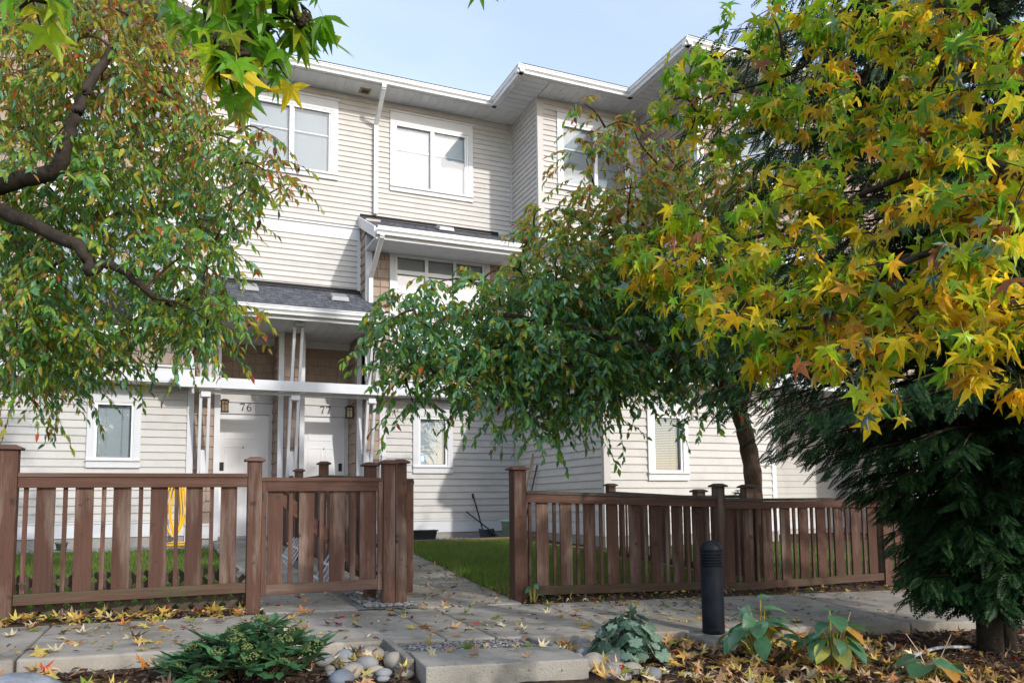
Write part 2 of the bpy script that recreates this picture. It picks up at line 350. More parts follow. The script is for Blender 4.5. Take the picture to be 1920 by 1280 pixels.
b = MB(); b.poly([(-45, -14, -.1), (45, -14, -.1), (45, -2.2, -.08), (-45, -2.2, -.08)]); tag(b.build('bounce_sheet', M['bounce']), kind='structure')  # unseen pale sheet behind the camera, added to bounce fill light onto the facade
def slab_obj(name, u0, u1, n0, n1, mt, parent, thick=.13, zf=gz, bevel=.012):
    b = MB(); k = 2
    zz = [zf(u, n) for u, n in ((u0, n0), (u1, n0), (u1, n1), (u0, n1))]
    P = [(u0, n0), (u1, n0), (u1, n1), (u0, n1)]
    b.hexa([(p[0], p[1], z-thick) for p, z in zip(P, zz)] + [(p[0], p[1], z) for p, z in zip(P, zz)])
    return b.build(name, mt, parent, bevel=bevel)
b = MB()
js = [-5.9, -4.58, -3.28, -1.98, -.675, .63, 1.53, 1.85, 2.76, 4.06, 5.36, 6.66, 7.96, 9.3, 10.6, 12]
for a, c in zip(js, js[1:]):
    P = [(a, N0+.02), (c, N0+.02), (c, N1-.02), (a, N1-.02)]
    b.hexa([(p[0], p[1], gz(*p)-.12) for p in P] + [(p[0], p[1], gz(*p)-.018) for p in P])
walk = tag(b.build('sidewalk', M['joint']), kind='structure')
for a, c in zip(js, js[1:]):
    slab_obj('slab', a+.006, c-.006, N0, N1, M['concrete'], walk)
b = MB()
def pth(u0, u1, n0, n1):
    P = [(u0, n0), (u1, n0), (u1, n1), (u0, n1)]
    b.hexa([(p[0], p[1], gz(*p)-.12) for p in P] + [(p[0], p[1], gz(*p)-.012) for p in P])
for nn in np.arange(5.9, 12.6, 1.35):
    pth(1.76, 2.60, nn, min(nn+1.35, 12.68)); pth(.64, 1.28, nn, min(nn+1.35, 12.68))
path = tag(b.build('path', M['joint']), kind='structure')
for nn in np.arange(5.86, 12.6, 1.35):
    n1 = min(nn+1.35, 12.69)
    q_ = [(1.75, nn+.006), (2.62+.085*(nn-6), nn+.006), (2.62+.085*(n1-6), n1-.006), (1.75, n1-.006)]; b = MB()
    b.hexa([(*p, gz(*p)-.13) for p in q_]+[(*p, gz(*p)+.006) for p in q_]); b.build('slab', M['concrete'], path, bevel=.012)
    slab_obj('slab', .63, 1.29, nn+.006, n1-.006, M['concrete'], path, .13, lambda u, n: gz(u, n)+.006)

def sheet(name, u0, u1, n0, n1, mt, dz, step=.3, edge=None):
    uu = np.linspace(u0, u1, max(2, int((u1-u0)/step)+1)); nn = np.linspace(n0, n1, max(2, int((n1-n0)/step)+1))
    V = [(u, n, gz(u, n)+dz) for n in nn for u in uu]; k = len(uu)
    F = [(j*k+i, j*k+i+1, (j+1)*k+i+1, (j+1)*k+i) for j in range(len(nn)-1) for i in range(k-1)]
    return tag(np_obj(name, V, F, mt), kind='structure')
sheet('lawn', -4.5, .56, 6.32, 12.3, M['lawn'], .016)
sheet('lawn', 2.66, 5.08, 6.18, 11.85, M['lawn'], -.004)
sheet('lawn', 5.35, 12, 6.36, 9.6, M['lawn'], .014)
sheet('gravel_bed', -4.5, .6, 12.3, 13.3, M['gravel_bed'], .022)
sheet('gravel_bed', 2.88, 5.8, 11.85, 13.3, M['gravel_bed'], .022)
sheet('gravel_bed', 1.285, 1.755, 5.845, 12.7, M['gravel_bed'], .004)
def grass(name, cnt, u0, u1, n0, n1, h, label, slant=False):
    U = RNG.uniform(u0, u1, cnt); Nn = RNG.uniform(n0, n1, cnt)
    if slant: k_ = U > 2.60+.085*(Nn-6)+RNG.normal(0, .03, cnt); U, Nn = U[k_], Nn[k_]; cnt = len(U)
    Z = np.array([gz(a, c)+.014 for a, c in zip(U, Nn)])
    ang = RNG.uniform(0, 2*np.pi, cnt); hh = h*RNG.uniform(.5, 1.2, cnt); wd = RNG.uniform(.0025, .0045, cnt); ln = RNG.uniform(0, .8, cnt)*hh
    dx, dy = np.cos(ang), np.sin(ang); a2 = RNG.uniform(0, 2*np.pi, cnt)
    V = np.empty((cnt, 3, 3)); 
    V[:, 0] = np.stack([U-dx*wd, Nn-dy*wd, Z], 1); V[:, 1] = np.stack([U+dx*wd, Nn+dy*wd, Z], 1)
    V[:, 2] = np.stack([U+np.cos(a2)*ln, Nn+np.sin(a2)*ln, Z+hh], 1)
    o = np_obj(name, V.reshape(-1, 3), np.arange(cnt*3).reshape(-1, 3), GRASS)
    tag(o, label, 'grass', kind='stuff')
grass('grass', 34000, -2.6, .56, 6.34, 12.28, .055, 'patchy green lawn behind the left picket fence')
grass('grass', 46000, 2.6, 5.07, 6.16, 11.8, .085, 'lush green lawn beside the leaf-strewn path', True)
grass('grass', 9000, 5.4, 8.5, 6.4, 9.5, .07, 'shaded grass behind the right-hand fence panels')
# gravel
ICO_V = []; ICO_F = []
import bmesh
def icos(sub):
    bm = bmesh.new(); bmesh.ops.create_icosphere(bm, subdivisions=sub, radius=1)
    V = np.array([v.co[:] for v in bm.verts]); F = np.array([[v.index for v in f.verts] for f in bm.faces]); bm.free(); return V, F
I1 = icos(1); I2 = icos(2); I3 = icos(3)
def pebbles(name, spots, label, r0, r1, mt):
    T, F = I1; n = len(spots); V = np.empty((n, len(T), 3)); 
    for i, (u, nn, z) in enumerate(spots):
        s = RNG.uniform(r0, r1)*np.array([RNG.uniform(.8, 1.5), RNG.uniform(.8, 1.3), RNG.uniform(.5, .8)]); a = RNG.uniform(0, 6.28)
        q = T*s; V[i] = np.stack([q[:, 0]*np.cos(a)-q[:, 1]*np.sin(a)+u, q[:, 0]*np.sin(a)+q[:, 1]*np.cos(a)+nn, q[:, 2]+z], 1)
    FF = (F[None]+np.arange(n)[:, None, None]*len(T)).reshape(-1, 3)
    tag(np_obj(name, V.reshape(-1, 3), FF, mt), label, 'gravel', kind='stuff')
sp = [(u, n, gz(u, n)+.03) for u, n in zip(RNG.uniform(2.95, 5.7, 900), RNG.uniform(11.95, 13.25, 900))]
pebbles('gravel', sp, 'pale gravel in the bed along the house wall behind the lawn', .012, .032, M['pebble'])
sp = [(u, n, gz(u, n)+.03) for u, n in zip(RNG.uniform(-2.6, .58, 700), RNG.uniform(12.4, 13.25, 700))]
pebbles('gravel', sp, 'pale gravel strip along the house wall behind the left fence', .012, .03, M['pebble'])
sp = [(u, n, gz(u, n)+.015) for u, n in zip(RNG.uniform(1.36, 1.75, 420), RNG.uniform(5.90, 6.9, 420))]
pebbles('gravel', sp, 'loose grey gravel around the double gate post', .01, .026, M['pebble'])
# ------------------------------------------------------------------ the townhouse
WN = 13.3
H = thing('townhouse', 'three-storey beige townhouse row with white trim and tan shingles', 'townhouse', (3, 13.3, 0))
EX_UP, EX_LO = .0945, .1165
def clap_mesh(e):
    b = MB(); prof = [(.0, .0), (-.023, .0), (-.024, .010), (-.006, e), (0, e)]
    b.prism(prof, lambda p, t: (t, p[0], p[1]), 0, 1); return b.mesh('siding_board', M['siding'])
CLAP = {EX_UP: clap_mesh(EX_UP), EX_LO: clap_mesh(EX_LO)}
def inst(name, me, parent, loc, scale=(1, 1, 1), rz=0, rot=None):
    o = bpy.data.objects.new(name, me); o.scale = scale
    o.rotation_euler = rot if rot else (0, 0, rz)
    return place(o, parent, loc)
def wall_mesh(name, ax, c, a0, a1, z0, z1, ops=(), th=.25, mt=None, parent=None):
    """wall facing -n (ax 'n', at n=c) or facing -u (ax 'u', at u=c) with rectangular openings"""
    A = sorted({a0, a1} | {x for o in ops for x in o[:2] if a0 < x < a1}); Z = sorted({z0, z1} | {x for o in ops for x in o[2:] if z0 < x < z1})
    b = MB()
    for p, q in zip(A, A[1:]):
        for r_, s_ in zip(Z, Z[1:]):
            if any(o[0] <= (p+q)/2 <= o[1] and o[2] <= (r_+s_)/2 <= o[3] for o in ops): continue
            if ax == 'n': b.box(p, c, r_, q, c+th, s_)
            else: b.box(c, p, r_, c+th, q, s_)
    return b.build(name, mt or M['backing'], parent or H)
def spans(a0, a1, z0, z1, ops):
    segs = [(a0, a1)]
    for o in ops:
        if o[2] < (z0+z1)/2 < o[3]:
            ns_ = []
            for s in segs:
                if o[1] <= s[0] or o[0] >= s[1]: ns_.append(s); continue
                if o[0] > s[0]: ns_.append((s[0], o[0]))
                if o[1] < s[1]: ns_.append((o[1], s[1]))
            segs = ns_
    return [s for s in segs if s[1]-s[0] > .02]
def siding(wall, ax, c, a0, a1, z0, z1, e, ops=(), stuff=False):
    n = int(round((z1-z0)/e)); h = (z1-z0)/n; b = MB()
    for k in range(n):
        zb = z0+k*h
        for p, q in spans(a0, a1, zb, zb+h, ops):
            if stuff:
                prof = [(0, 0), (-.019, 0), (-.006, h), (0, h)]
                if ax == 'n': b.prism(prof, lambda P, t: (t, c+P[0], zb+P[1]), p, q)
                else: b.prism(prof, lambda P, t: (c+P[0], t, zb+P[1]), p, q)
            elif ax == 'n': inst('siding_board', CLAP[e], wall, (p, c, zb), (q-p, 1, h/e))
            else: inst('siding_board', CLAP[e], wall, (c, q, zb), (q-p, 1, h/e), -math.pi/2)
    if stuff: b.build('siding_boards', M['siding'], wall, kind='stuff')
def shake_mesh():
    b = MB(); b.prism([(0, 0), (-.024, 0), (-.025, .02), (-.008, 1), (0, 1)], lambda p, t: (t, p[0], p[1]), 0, 1)
    return b.mesh('shingle', M['shake'])
SHAKE = shake_mesh(); NSH = [0]
def shakes(wall, ax, c, a0, a1, z0, z1, ops=(), e=.158, indiv=True):
    n = max(1, int(round((z1-z0)/e))); h = (z1-z0)/n; b = MB()
    for k in range(n):
        zb = z0+k*h
        for p, q in spans(a0, a1, zb, zb+h, ops):
            x = p
            while x < q-.001:
                w_ = random.choice((.095, .12, .145, .17, .205)); 
                if q-(x+w_) < .06: w_ = q-x
                j = random.choice((0, 0, .012, -.010)) if k else 0
                d = random.uniform(.9, 1.15)
                if indiv and NSH[0] < 300:
                    NSH[0] += 1
                    if ax == 'n': inst('shingle', SHAKE, wall, (x+.004, c, zb+j), (w_-.009, d, h+.004-j))
                    else: inst('shingle', SHAKE, wall, (c, x+w_-.004, zb+j), (w_-.009, d, h+.004-j), -math.pi/2)
                else:
                    prof = [(0, 0), (-.024*d, 0), (-.008, h-j), (0, h-j)]
                    if ax == 'n': b.prism(prof, lambda P, t: (t, c+P[0], zb+j+P[1]), x+.002, x+w_-.003)
                    else: b.prism(prof, lambda P, t: (c+P[0], t, zb+j+P[1]), x+.002, x+w_-.003)
                x += w_
    if b.v: b.build('shingles', M['shake'], wall, kind='stuff')

def window(n0, u0, u1, z0, z1, cols=1, head=.2, jamb=.085, sill=.095, transom=None, blind=True, slider=False, muntin=False, glass='glass', out=.045, draw=1.0, tilt=80):
    """casing board frame u0..u1 x z0..z1 on a wall face at n0; returns the hole in the wall"""
    b = MB(); f = n0-out
    b.box(u0, f, z1-head, u1, n0+.02, z1-.025)
    b.box(u0-.02, f-.02, z1-.025, u1+.02, n0+.02, z1)                # drip cap
    b.box(u0, f, z0+sill, u0+jamb, n0+.02, z1-head); b.box(u1-jamb, f, z0+sill, u1, n0+.02, z1-head)
    b.box(u0, f-.004, z0, u1, n0+.02, z0+sill-.02)
    W = b.build('window', M['white'], H)
    boxo('sill', M['white'], W, u0-.004, f-.03, z0+sill-.02, u1+.004, n0+.02, z0+sill)
    g0, g1, h0, h1 = u0+jamb, u1-jamb, z0+sill, z1-head
    s = MB(); t = .035; y0, y1 = n0-.028, n0+.05
    s.box(g0, y0, h0, g0+t, y1, h1); s.box(g1-t, y0, h0, g1, y1, h1); s.box(g0+t, y0, h1-t*1.4, g1-t, y1, h1); s.box(g0+t, y0, h0, g1-t, y1, h0+t)
    s.box(g0+.01, y0-.012, h1-.012, g1-.01, y0, h1-.002)
    s.build('sash', M['sash'], W)
    edges = [g0+t + (g1-g0-2*t)*k/cols for k in range(cols+1)]
    for x in edges[1:-1]: boxo('mullion', M['sash'], W, x-.028, y0+.004, h0+t, x+.028, y1, h1-t*1.4)
    rows = [h0+t, h1-t*1.4] if transom is None else [h0+t, transom, h1-t*1.4]
    if transom: boxo('transom_bar', M['sash'], W, g0+t, y0-.002, transom-.035, g1-t, y1-.002, transom+.035)
    for k in range(cols):
        a = edges[k]+(.028 if k else 0); c = edges[k+1]-(.028 if k < cols-1 else 0)
        for j in range(len(rows)-1):
            p = rows[j]+(.035 if j else 0); q = rows[j+1]-(.035 if j < len(rows)-2 else 0)
            dn = .012 if slider and k else 0
            G = MB(); G.poly([(a, n0+.018-dn, p), (c, n0+.018-dn, p), (c, n0+.018-dn, q), (a, n0+.018-dn, q)]); G.build('pane', M[glass], W)
            k_ = MB(); yk = n0+.010-dn
            for q_ in ((a, p, a+.008, q), (c-.008, p, c, q), (a+.008, p, c-.008, p+.008), (a+.008, q-.010, c-.008, q)): k_.box(q_[0], yk, q_[1], q_[2], yk+.007, q_[3])
            k_.build('gasket_shade', M['gasket_shade'], W)  # dark gasket strips, sash shading lines put into their colour
            if slider and k:
                s2 = MB(); s2.box(a, n0-.004, p, a+.022, n0+.02, q); s2.box(c-.03, n0-.004, p, c, n0+.02, q); s2.build('sliding_sash', M['sash'], W)
            if muntin:
                zm = p+(q-p)*.62; boxo('muntin', M['sash'], W, a, n0+.024, zm-.009, c, n0+.032, zm+.009)
    if blind:
        B = MB(); zt = h1-t; zb = h0+t+(1-draw)*(h1-h0)
        k = 0; ca, sa = math.cos(R(tilt))*.014, math.sin(R(tilt))*.014; yb = n0+.062
        z = zt-.02
        B.box(g0+t+.005, yb-.02, zt-.03, g1-t-.005, yb+.02, zt)
        while z > zb:
            B.poly([(g0+t+.006, yb-ca, z-sa), (g1-t-.006, yb-ca, z-sa), (g1-t-.006, yb+ca, z+sa), (g0+t+.006, yb+ca, z+sa)]); z -= .0255
        for x in (g0+t+.12, (g0+g1)/2+.1, g1-t-.12): B.box(x-.0015, yb-.018, zb, x+.0015, yb-.015, zt)
        B.build('blind', M['blind'], W)
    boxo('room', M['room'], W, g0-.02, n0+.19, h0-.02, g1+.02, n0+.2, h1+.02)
    return W, (g0, g1, h0, h1)

SOF = 7.92
# --- third floor main wall
w1, o1 = window(WN, .93, 2.505, 6.32, 7.76, 2, .2, slider=True, muntin=True)
w2, o2 = window(WN, 3.43, 5.0, 6.285, 7.77, 2, .21, slider=True, muntin=True, glass='glass', draw=.0, blind=False)
bb = MB(); bb.box(3.56, WN+.06, 6.43, 4.87, WN+.075, 7.5); bb.build('roller_shade', M['shade_cloth'], w2)
c1 = (.93, 2.505, 6.32, 7.76); c2 = (3.43, 5.0, 6.285, 7.77)
wl = wall_mesh('wall', 'n', WN, .30, 5.81, 4.2, SOF+.1, [o1, o2])
siding(wl, 'n', WN, .45, 5.76, 5.56, SOF-.10, EX_UP, [c1, c2])
siding(wl, 'n', WN, .45, 2.90, 4.36, 5.30, EX_UP)
siding(wl, 'n', WN, 5.53, 5.76, 2.85, 5.56, EX_UP)
boxo('frieze_board', M['siding'], H, .45, WN-.022, SOF-.10, 5.76, WN, SOF)
def band(name, ax, c, a0, a1, z0, z1, t=.03, capt=.05):
    b = MB()
    if ax == 'n': b.box(a0, c-t, z0, a1, c, z1-.03); b.box(a0, c-capt, z1-.03, a1, c, z1)
    else: b.box(c-t, a0, z0, c, a1, z1-.03); b.box(c-capt, a0, z1-.03, c, a1, z1)
    return b.build(name, M['white'], H)
band('belly_band', 'n', WN, .45, 2.90, 5.30, 5.53, .026, .05)
boxo('corner_board', M['siding'], H, 5.76, WN-.032, .46, 5.808, WN, SOF)
boxo('corner_board', M['white'], H, 2.86, WN-.03, 4.36, 2.935, WN, 5.30)
# --- third floor right-hand bay (siding) at n 12.13
BN = 12.13
w3, o3 = window(BN, 6.17, 7.74, 6.29, 7.73, 2, .2, slider=True, muntin=True)
wb = wall_mesh('wall', 'n', BN, 5.81, 7.94, 5.36, SOF+.1, [o3])
siding(wb, 'n', BN, 5.90, 7.92, 5.42, SOF-.1, EX_UP, [(6.17, 7.74, 6.29, 7.73)])
ws = wall_mesh('wall', 'u', 5.808, BN+.001, WN, 5.36, SOF+.1)
siding(ws, 'u', 5.808, BN+.05, WN-.03, 5.42, SOF-.1, EX_UP)
boxo('corner_board', M['siding'], H, 5.786, BN-.024, 5.36, 5.90, BN+.05, SOF)
boxo('frieze_board', M['siding'], H, 5.90, BN-.022, SOF-.10, 7.92, BN, SOF)
boxo('frieze_board', M['siding'], H, 5.786, BN+.05, SOF-.10, 5.808, WN-.03, SOF)
boxo('soffit', M['soffit'], H, 5.79, BN-.02, 5.33, 7.94, WN, 5.36)
band('belly_band', 'n', BN-.024, 5.9, 7.92, 5.36, 5.5, .006, .02)
# second floor wall under that bay
wu = wall_mesh('wall', 'n', 12.62, 5.80, 7.94, 2.6, 5.33)
siding(wu, 'n', 12.62, 5.86, 7.92, 3.4, 5.32, EX_UP, stuff=True)
wu2 = wall_mesh('wall', 'u', 5.80, 12.621, 13.3, 2.6, 5.33)
siding(wu2, 'u', 5.80, 12.65, 13.27, 2.85, 5.32, EX_UP)
# --- right shingled bay, upper floors
SN = 10.42
wr, orr = window(SN, 8.7, 10.3, 6.2, 7.7, 2, .2, slider=True)
wr2, orr2 = window(SN, 8.6, 10.4, 3.35, 5.1, 3, .2, transom=4.73)
wsh = wall_mesh('wall', 'n', SN, 7.94, 18, 2.6, SOF+.1, [orr, orr2])
wsh2 = wall_mesh('wall', 'u', 7.94, SN+.001, 13.3, 2.6, SOF+.1)
boxo('corner_board', M['white'], H, 7.912, SN-.03, 2.7, 8.05, SN+.06, SOF)
boxo('frieze_board', M['white'], H, 7.92, SN+.06, SOF-.14, 7.94, BN-.03, SOF)
# --- second floor bay with the triple window
b2n = 12.95; ub0, ub1 = 2.935, 5.52
w4, o4 = window(b2n, 3.34, 5.18, 3.28, 5.23, 3, .2, .1, .12, transom=4.72, draw=1.0, tilt=74, glass='glass_sky')
wb2 = wall_mesh('wall', 'n', b2n, ub0, ub1, 2.6, 5.45, [o4])
wb2s = wall_mesh('wall', 'u', ub0, b2n+.001, WN, 2.6, 5.6)
shakes(wb2, 'n', b2n, ub0+.1, ub1-.1, 3.28, 5.23, [(3.34, 5.18, 3.2, 5.3)]); shakes(wb2, 'n', b2n, ub0+.1, ub1-.1, 2.86, 3.28, indiv=False)
shakes(wb2s, 'u', ub0, b2n+.02, WN, 3.9, 5.6)
boxo('corner_board', M['white'], H, ub0-.006, b2n-.032, 2.8, ub0+.1, b2n+.02, 5.3)
boxo('corner_board', M['white'], H, ub1-.1, b2n-.032, 2.8, ub1, b2n+.02, 5.3)
band('belly_band', 'n', b2n, 3.05, 5.56, 2.60, 2.85, .035, .07)
boxo('soffit', M['soffit'], H, 2.9, b2n-.03, 2.585, 5.56, WN, 2.602)
band('belly_band', 'n', WN, 5.56, 5.80, 2.60, 2.85, .035, .07)
# --- left bay, second and third floor
lb0, lb1 = -4.5, .27
w5, o5 = window(b2n, -1.74, .10, 3.28, 5.2, 3, .2, .1, .12, transom=4.7, draw=.62, glass='glass_dark')
wlb = wall_mesh('wall', 'n', b2n, lb0, lb1, 2.6, 5.45, [o5])
wlbs = MB(); wlbs.box(lb1-.2, b2n+.001, 2.6, lb1-.001, WN+.1, 5.45); wlbs.build('wall', M['shake'], H)
shakes(wlb, 'n', b2n, -2.4, lb1-.09, 2.9, 3.26)
shakes(wlb, 'n', b2n, .10, lb1-.09, 3.28, 5.3, indiv=False)
shakes(wlb, 'n', b2n, -2.4, -1.74, 3.28, 5.3, indiv=False)
boxo('corner_board', M['white'], H, lb1-.09, b2n-.03, 2.8, lb1+.004, b2n+.02, 5.4)
band('belly_band', 'n', b2n, lb0, lb1+.02, 2.64, 2.88, .035, .07)
boxo('soffit', M['soffit'], H, lb0, b2n-.03, 2.62, lb1+.02, WN, 2.642)
band('belly_band', 'n', b2n, lb0, lb1+.15, 5.3, 5.52, .03, .05)
w6, o6 = window(b2n, -1.6, .08, 6.2, 7.66, 2, .2, slider=True)
wl3 = MB(); L3 = lb0
wl3.prism([(-4.5, 5.3), (.45, 5.3), (.45, 8.28), (-1.0, 8.72), (-2.45, 8.28), (-4.5, 7.7)], lambda p, t: (p[0], t, p[1]), b2n+.17, b2n+.3)
wl3.build('wall', M['shake'], H)
wl3b = wall_mesh('wall', 'n', b2n+.002, -4.5, .45, 5.3, 8.25, [o6], th=.16, mt=M['shake'])
shakes(wl3b, 'n', b2n, .08, .37, 5.54, 8.2, indiv=False)
shakes(wl3b, 'n', b2n, -2.6, -1.6, 5.54, 8.2, indiv=False); shakes(wl3b, 'n', b2n, -1.6, .08, 5.54, 6.2, indiv=False); shakes(wl3b, 'n', b2n, -1.6, .08, 7.66, 8.3, indiv=False)
boxo('corner_board', M['white'], H, .37, b2n-.03, 5.3, .456, b2n+.35, 8.22)
# gable roof with soffit on the left bay
def gable(ur, zr, half, n0, n1, slope):
    for sgn, nm in ((1, 'right'), (-1, 'left')):
        b = MB(); ue = ur+sgn*half; ze = zr-slope*half
        prof = [(ur, zr), (ue, ze), (ue, ze+.16), (ur, zr+.16)]
        b.prism(prof if sgn < 0 else prof[::-1], lambda p, t: (p[0], t, p[1]), n0+.02, n1); b.build('rake_soffit', M['soffit'], H)
        b = MB(); prof = [(ur, zr-.02), (ue, ze-.02), (ue, ze+.18), (ur, zr+.18)]
        b.prism(prof if sgn < 0 else prof[::-1], lambda p, t: (p[0], t, p[1]), n0-.01, n0+.018); b.build('rake_board', M['white'], H)
        b = MB(); prof = [(ur, zr+.162), (ue+sgn*.05, ze+.145), (ue+sgn*.05, ze+.185), (ur, zr+.2)]
        b.prism(prof if sgn < 0 else prof[::-1], lambda p, t: (p[0], t, p[1]), n0-.03, 17); b.build('roof', M['roof'], H)
gable(-1.0, 8.68, 2.05, 12.35, 13.3, .33)

# --- eaves: soffit panels, fascia, gutters
GP = [(0, -.035), (-.075, -.035), (-.08, .0), (-.098, .018), (-.112, .03), (-.112, .07), (-.124, .075), (-.124, .09), (-.11, .09), (-.108, .05), (-.02, .04), (0, .09)]
def gutter_n(u0, u1, n, z, s=1.0):
    b = MB(); b.prism([(p[0]*s, p[1]*s) for p in GP], lambda p, t: (t, n+p[0], z+p[1]), u0, u1); return b.build('gutter', M['gutter'], H)
def gutter_u(u, n0, n1, z):
    b = MB(); b.prism(GP[::-1], lambda p, t: (u+p[0], t, z+p[1]), n0, n1); return b.build('gutter', M['gutter'], H)
def panelmesh(L):
    b = MB(); b.box(0, 0, 0, .136, L, .012); b.box(.002, .001, .006, .15, L-.001, .014); return b.mesh('soffit_panel', M['soffit'])
def soffit_n(u0, u1, n0, n1, z):
    me = panelmesh(n1-n0); x = u0
    while x < u1-.02:
        inst('soffit_panel', me, H, (x, n0, z), (min(1, (u1-x)/.15), 1, 1)); x += .15
def soffit_u(u0, u1, n0, n1, z):
    me = panelmesh(u1-u0); x = n1
    while x > n0+.02:
        inst('soffit_panel', me, H, (u0, x, z), (min(1, (x-n0)/.15), 1, 1), -math.pi/2); x -= .15
GZ = 7.935
soffit_n(.46, 5.80, 12.76, WN-.001, SOF)
soffit_u(5.285, 5.787, 11.6, 12.755, SOF); soffit_n(5.80, 7.94, 11.6, BN-.001, SOF-.002)
soffit_u(7.42, 7.912, 9.9, 11.595, SOF); soffit_n(7.94, 11, 9.9, SN-.001, SOF-.002)
def fascia(x0, y0, x1, y1): boxo('fascia', M['white'], H, x0, y0, 7.885, x1, y1, 8.03)
fascia(.9, 12.735, 5.26, 12.758); fascia(5.245, 11.56, 5.27, 12.735); fascia(5.245, 11.535, 7.38, 11.56); fascia(7.37, 9.84, 7.395, 11.535); fascia(7.37, 9.815, 18, 9.84)
gutter_n(.9, 5.245, 12.733, GZ); gutter_u(5.243, 11.42, 12.73, GZ); gutter_n(5.125, 7.368, 11.533, GZ); gutter_u(7.368, 9.7, 11.53, GZ); gutter_n(7.25, 18, 9.813, GZ)
b = MB()
b.hexa([(.5, 12.62, 8.03), (5.2, 12.62, 8.03), (5.2, 18, 8.03), (.5, 18, 8.03), (.5, 12.62, 8.05), (5.2, 12.62, 8.05), (5.2, 18, 8.05), (.5, 18, 8.05)])
b.hexa([(5.2, 11.42, 8.03), (7.3, 11.42, 8.03), (7.3, 18, 8.03), (5.2, 18, 8.03), (5.2, 11.42, 8.05), (7.3, 11.42, 8.05), (7.3, 18, 8.05), (5.2, 18, 8.05)])
b.hexa([(7.3, 9.7, 8.03), (18, 9.7, 8.03), (18, 18, 8.03), (7.3, 18, 8.03), (7.3, 9.7, 8.05), (18, 9.7, 8.05), (18, 18, 8.05), (7.3, 18, 8.05)])
b.build('roof', M['roof'], H)
# soffit exhaust vent
b = MB(); b.box(2.83, 12.98, SOF-.018, 3.02, 13.14, SOF-.001); b.build('soffit_vent', M['tanvent'], H)
b = MB()
for k in range(5): b.box(2.86, 13.0+k*.024, SOF-.024, 2.99, 13.012+k*.024, SOF-.0181)
b.build('vent_louvre', M['handle_brown'], H)

# --- downspouts
def downspout(pts, w_=.075, d=.055):
    b = MB()
    for i, (a, c) in enumerate(zip(pts, pts[1:])):
        b.beam(a, c, w_-.001*(i % 2), d-.001*(i % 2), upv=(0, 1, 0) if abs(Vector(c)[2]-Vector(a)[2]) > abs(Vector(c)[1]-Vector(a)[1])*.3 else (0, 0, 1))
    return b.build('downspout', M['gutter'], H, bevel=.008)
downspout([(3.165, 12.67, 7.93), (3.165, 12.67, 7.82), (3.165, 13.235, 7.42), (3.165, 13.235, 5.80)])
# --- shed roofs with shingles
def shed(u0, u1, na, za, nb, zb, th=.10, rake=True, rows=13, vents=(), zg=None, gut=True):
    """from the wall line (na, za) down to the eave (nb, zb)"""
    b = MB(); b.hexa([(u0, nb, zb-th), (u1, nb, zb-th), (u1, na, za-th), (u0, na, za-th), (u0, nb, zb), (u1, nb, zb), (u1, na, za), (u0, na, za)])
    rf = b.build('roof', M['roof'], H)
    s = MB(); L = math.hypot(na-nb, za-zb); dn, dz = (na-nb)/L, (za-zb)/L; e = L/rows; pn, pz = -dz, dn
    for k in range(rows):
        x = u0+.01-random.uniform(0, .12)
        while x < u1-.01:
            ww = random.choice((.09, .12, .16, .2)); a = max(x, u0+.006); c = min(x+ww-.006, u1-.006); x += ww
            if c-a < .01: continue
            h0 = random.choice((.007, .010, .015)); t0 = k*e-.012; t1 = (k+1)*e
            def P(u, t, h): return (u, nb+dn*t+pn*h, zb+dz*t+pz*h)
            s.hexa([P(a, t0, .002), P(c, t0, .002), P(c, t1, .001), P(a, t1, .001), P(a, t0, h0), P(c, t0, h0), P(c, t1, .004), P(a, t1, .004)])
    s.build('shingles', M['rshingle'], rf, kind='stuff')
    for (vu, vt) in vents:
        v = MB(); 
        def Q(u, t, h): return (u, nb+dn*t+pn*h, zb+dz*t+pz*h)
        v.hexa([Q(vu-.15, vt-.13, .02), Q(vu+.15, vt-.13, .02), Q(vu+.15, vt+.15, .02), Q(vu-.15, vt+.15, .02), Q(vu-.13, vt-.10, .085), Q(vu+.13, vt-.10, .085), Q(vu+.12, vt+.14, .075), Q(vu-.12, vt+.14, .075)])
        v.build('roof_vent', M['metal_grey'], H, bevel=.01)
    f = MB(); f.hexa([(u0, na-.05, za+.0), (u1, na-.05, za), (u1, na-.022, za+.03), (u0, na-.022, za+.03), (u0, na-.05, za+.012), (u1, na-.05, za+.012), (u1, na-.022, za+.07), (u0, na-.022, za+.07)])
    f.build('flashing', M['metal_dark'], H)
    if gut:
        boxo('fascia', M['white'], H, u0, nb-.022, zb-th-.09, u1, nb-.001, zb-.012); gutter_n(u0+.0, u1, nb-.023, zb-.10)
    if rake:
        for x0, x1 in ((u0-.03, u0-.001), (u1+.001, u1+.03)):
            r_ = MB(); r_.hexa([(x0, nb-.02, zb-.17), (x1, nb-.02, zb-.17), (x1, na-.02, za-.17), (x0, na-.02, za-.17), (x0, nb-.02, zb+.012), (x1, nb-.02, zb+.012), (x1, na-.02, za+.012), (x0, na-.02, za+.012)])
            r_.build('rake_board', M['white'], H)
shed(2.90, 5.50, WN, 5.72, 12.12, 5.16, rows=9, vents=((4.35, .95),))
boxo('soffit', M['soffit'], H, 2.92, 12.14, 5.03, 5.48, b2n+.02, 5.05)
boxo('header', M['white'], H, ub0+.1, b2n-.02, 5.05, ub1-.1, b2n+.02, 5.2)
downspout([(2.99, 12.05, 5.08), (2.99, 12.05, 5.0), (3.0, 12.86, 4.55), (3.0, 12.86, 3.95)])
for x in (5.42,):
    b = MB(); b.beam((x, b2n-.04, 4.65), (x, 12.25, 4.98), .07, .07); b.beam((x, b2n-.05, 4.5), (x, b2n-.05, 5.0), .069, .05, upv=(0, 1, 0)); b.build('knee_brace', M['white'], H)
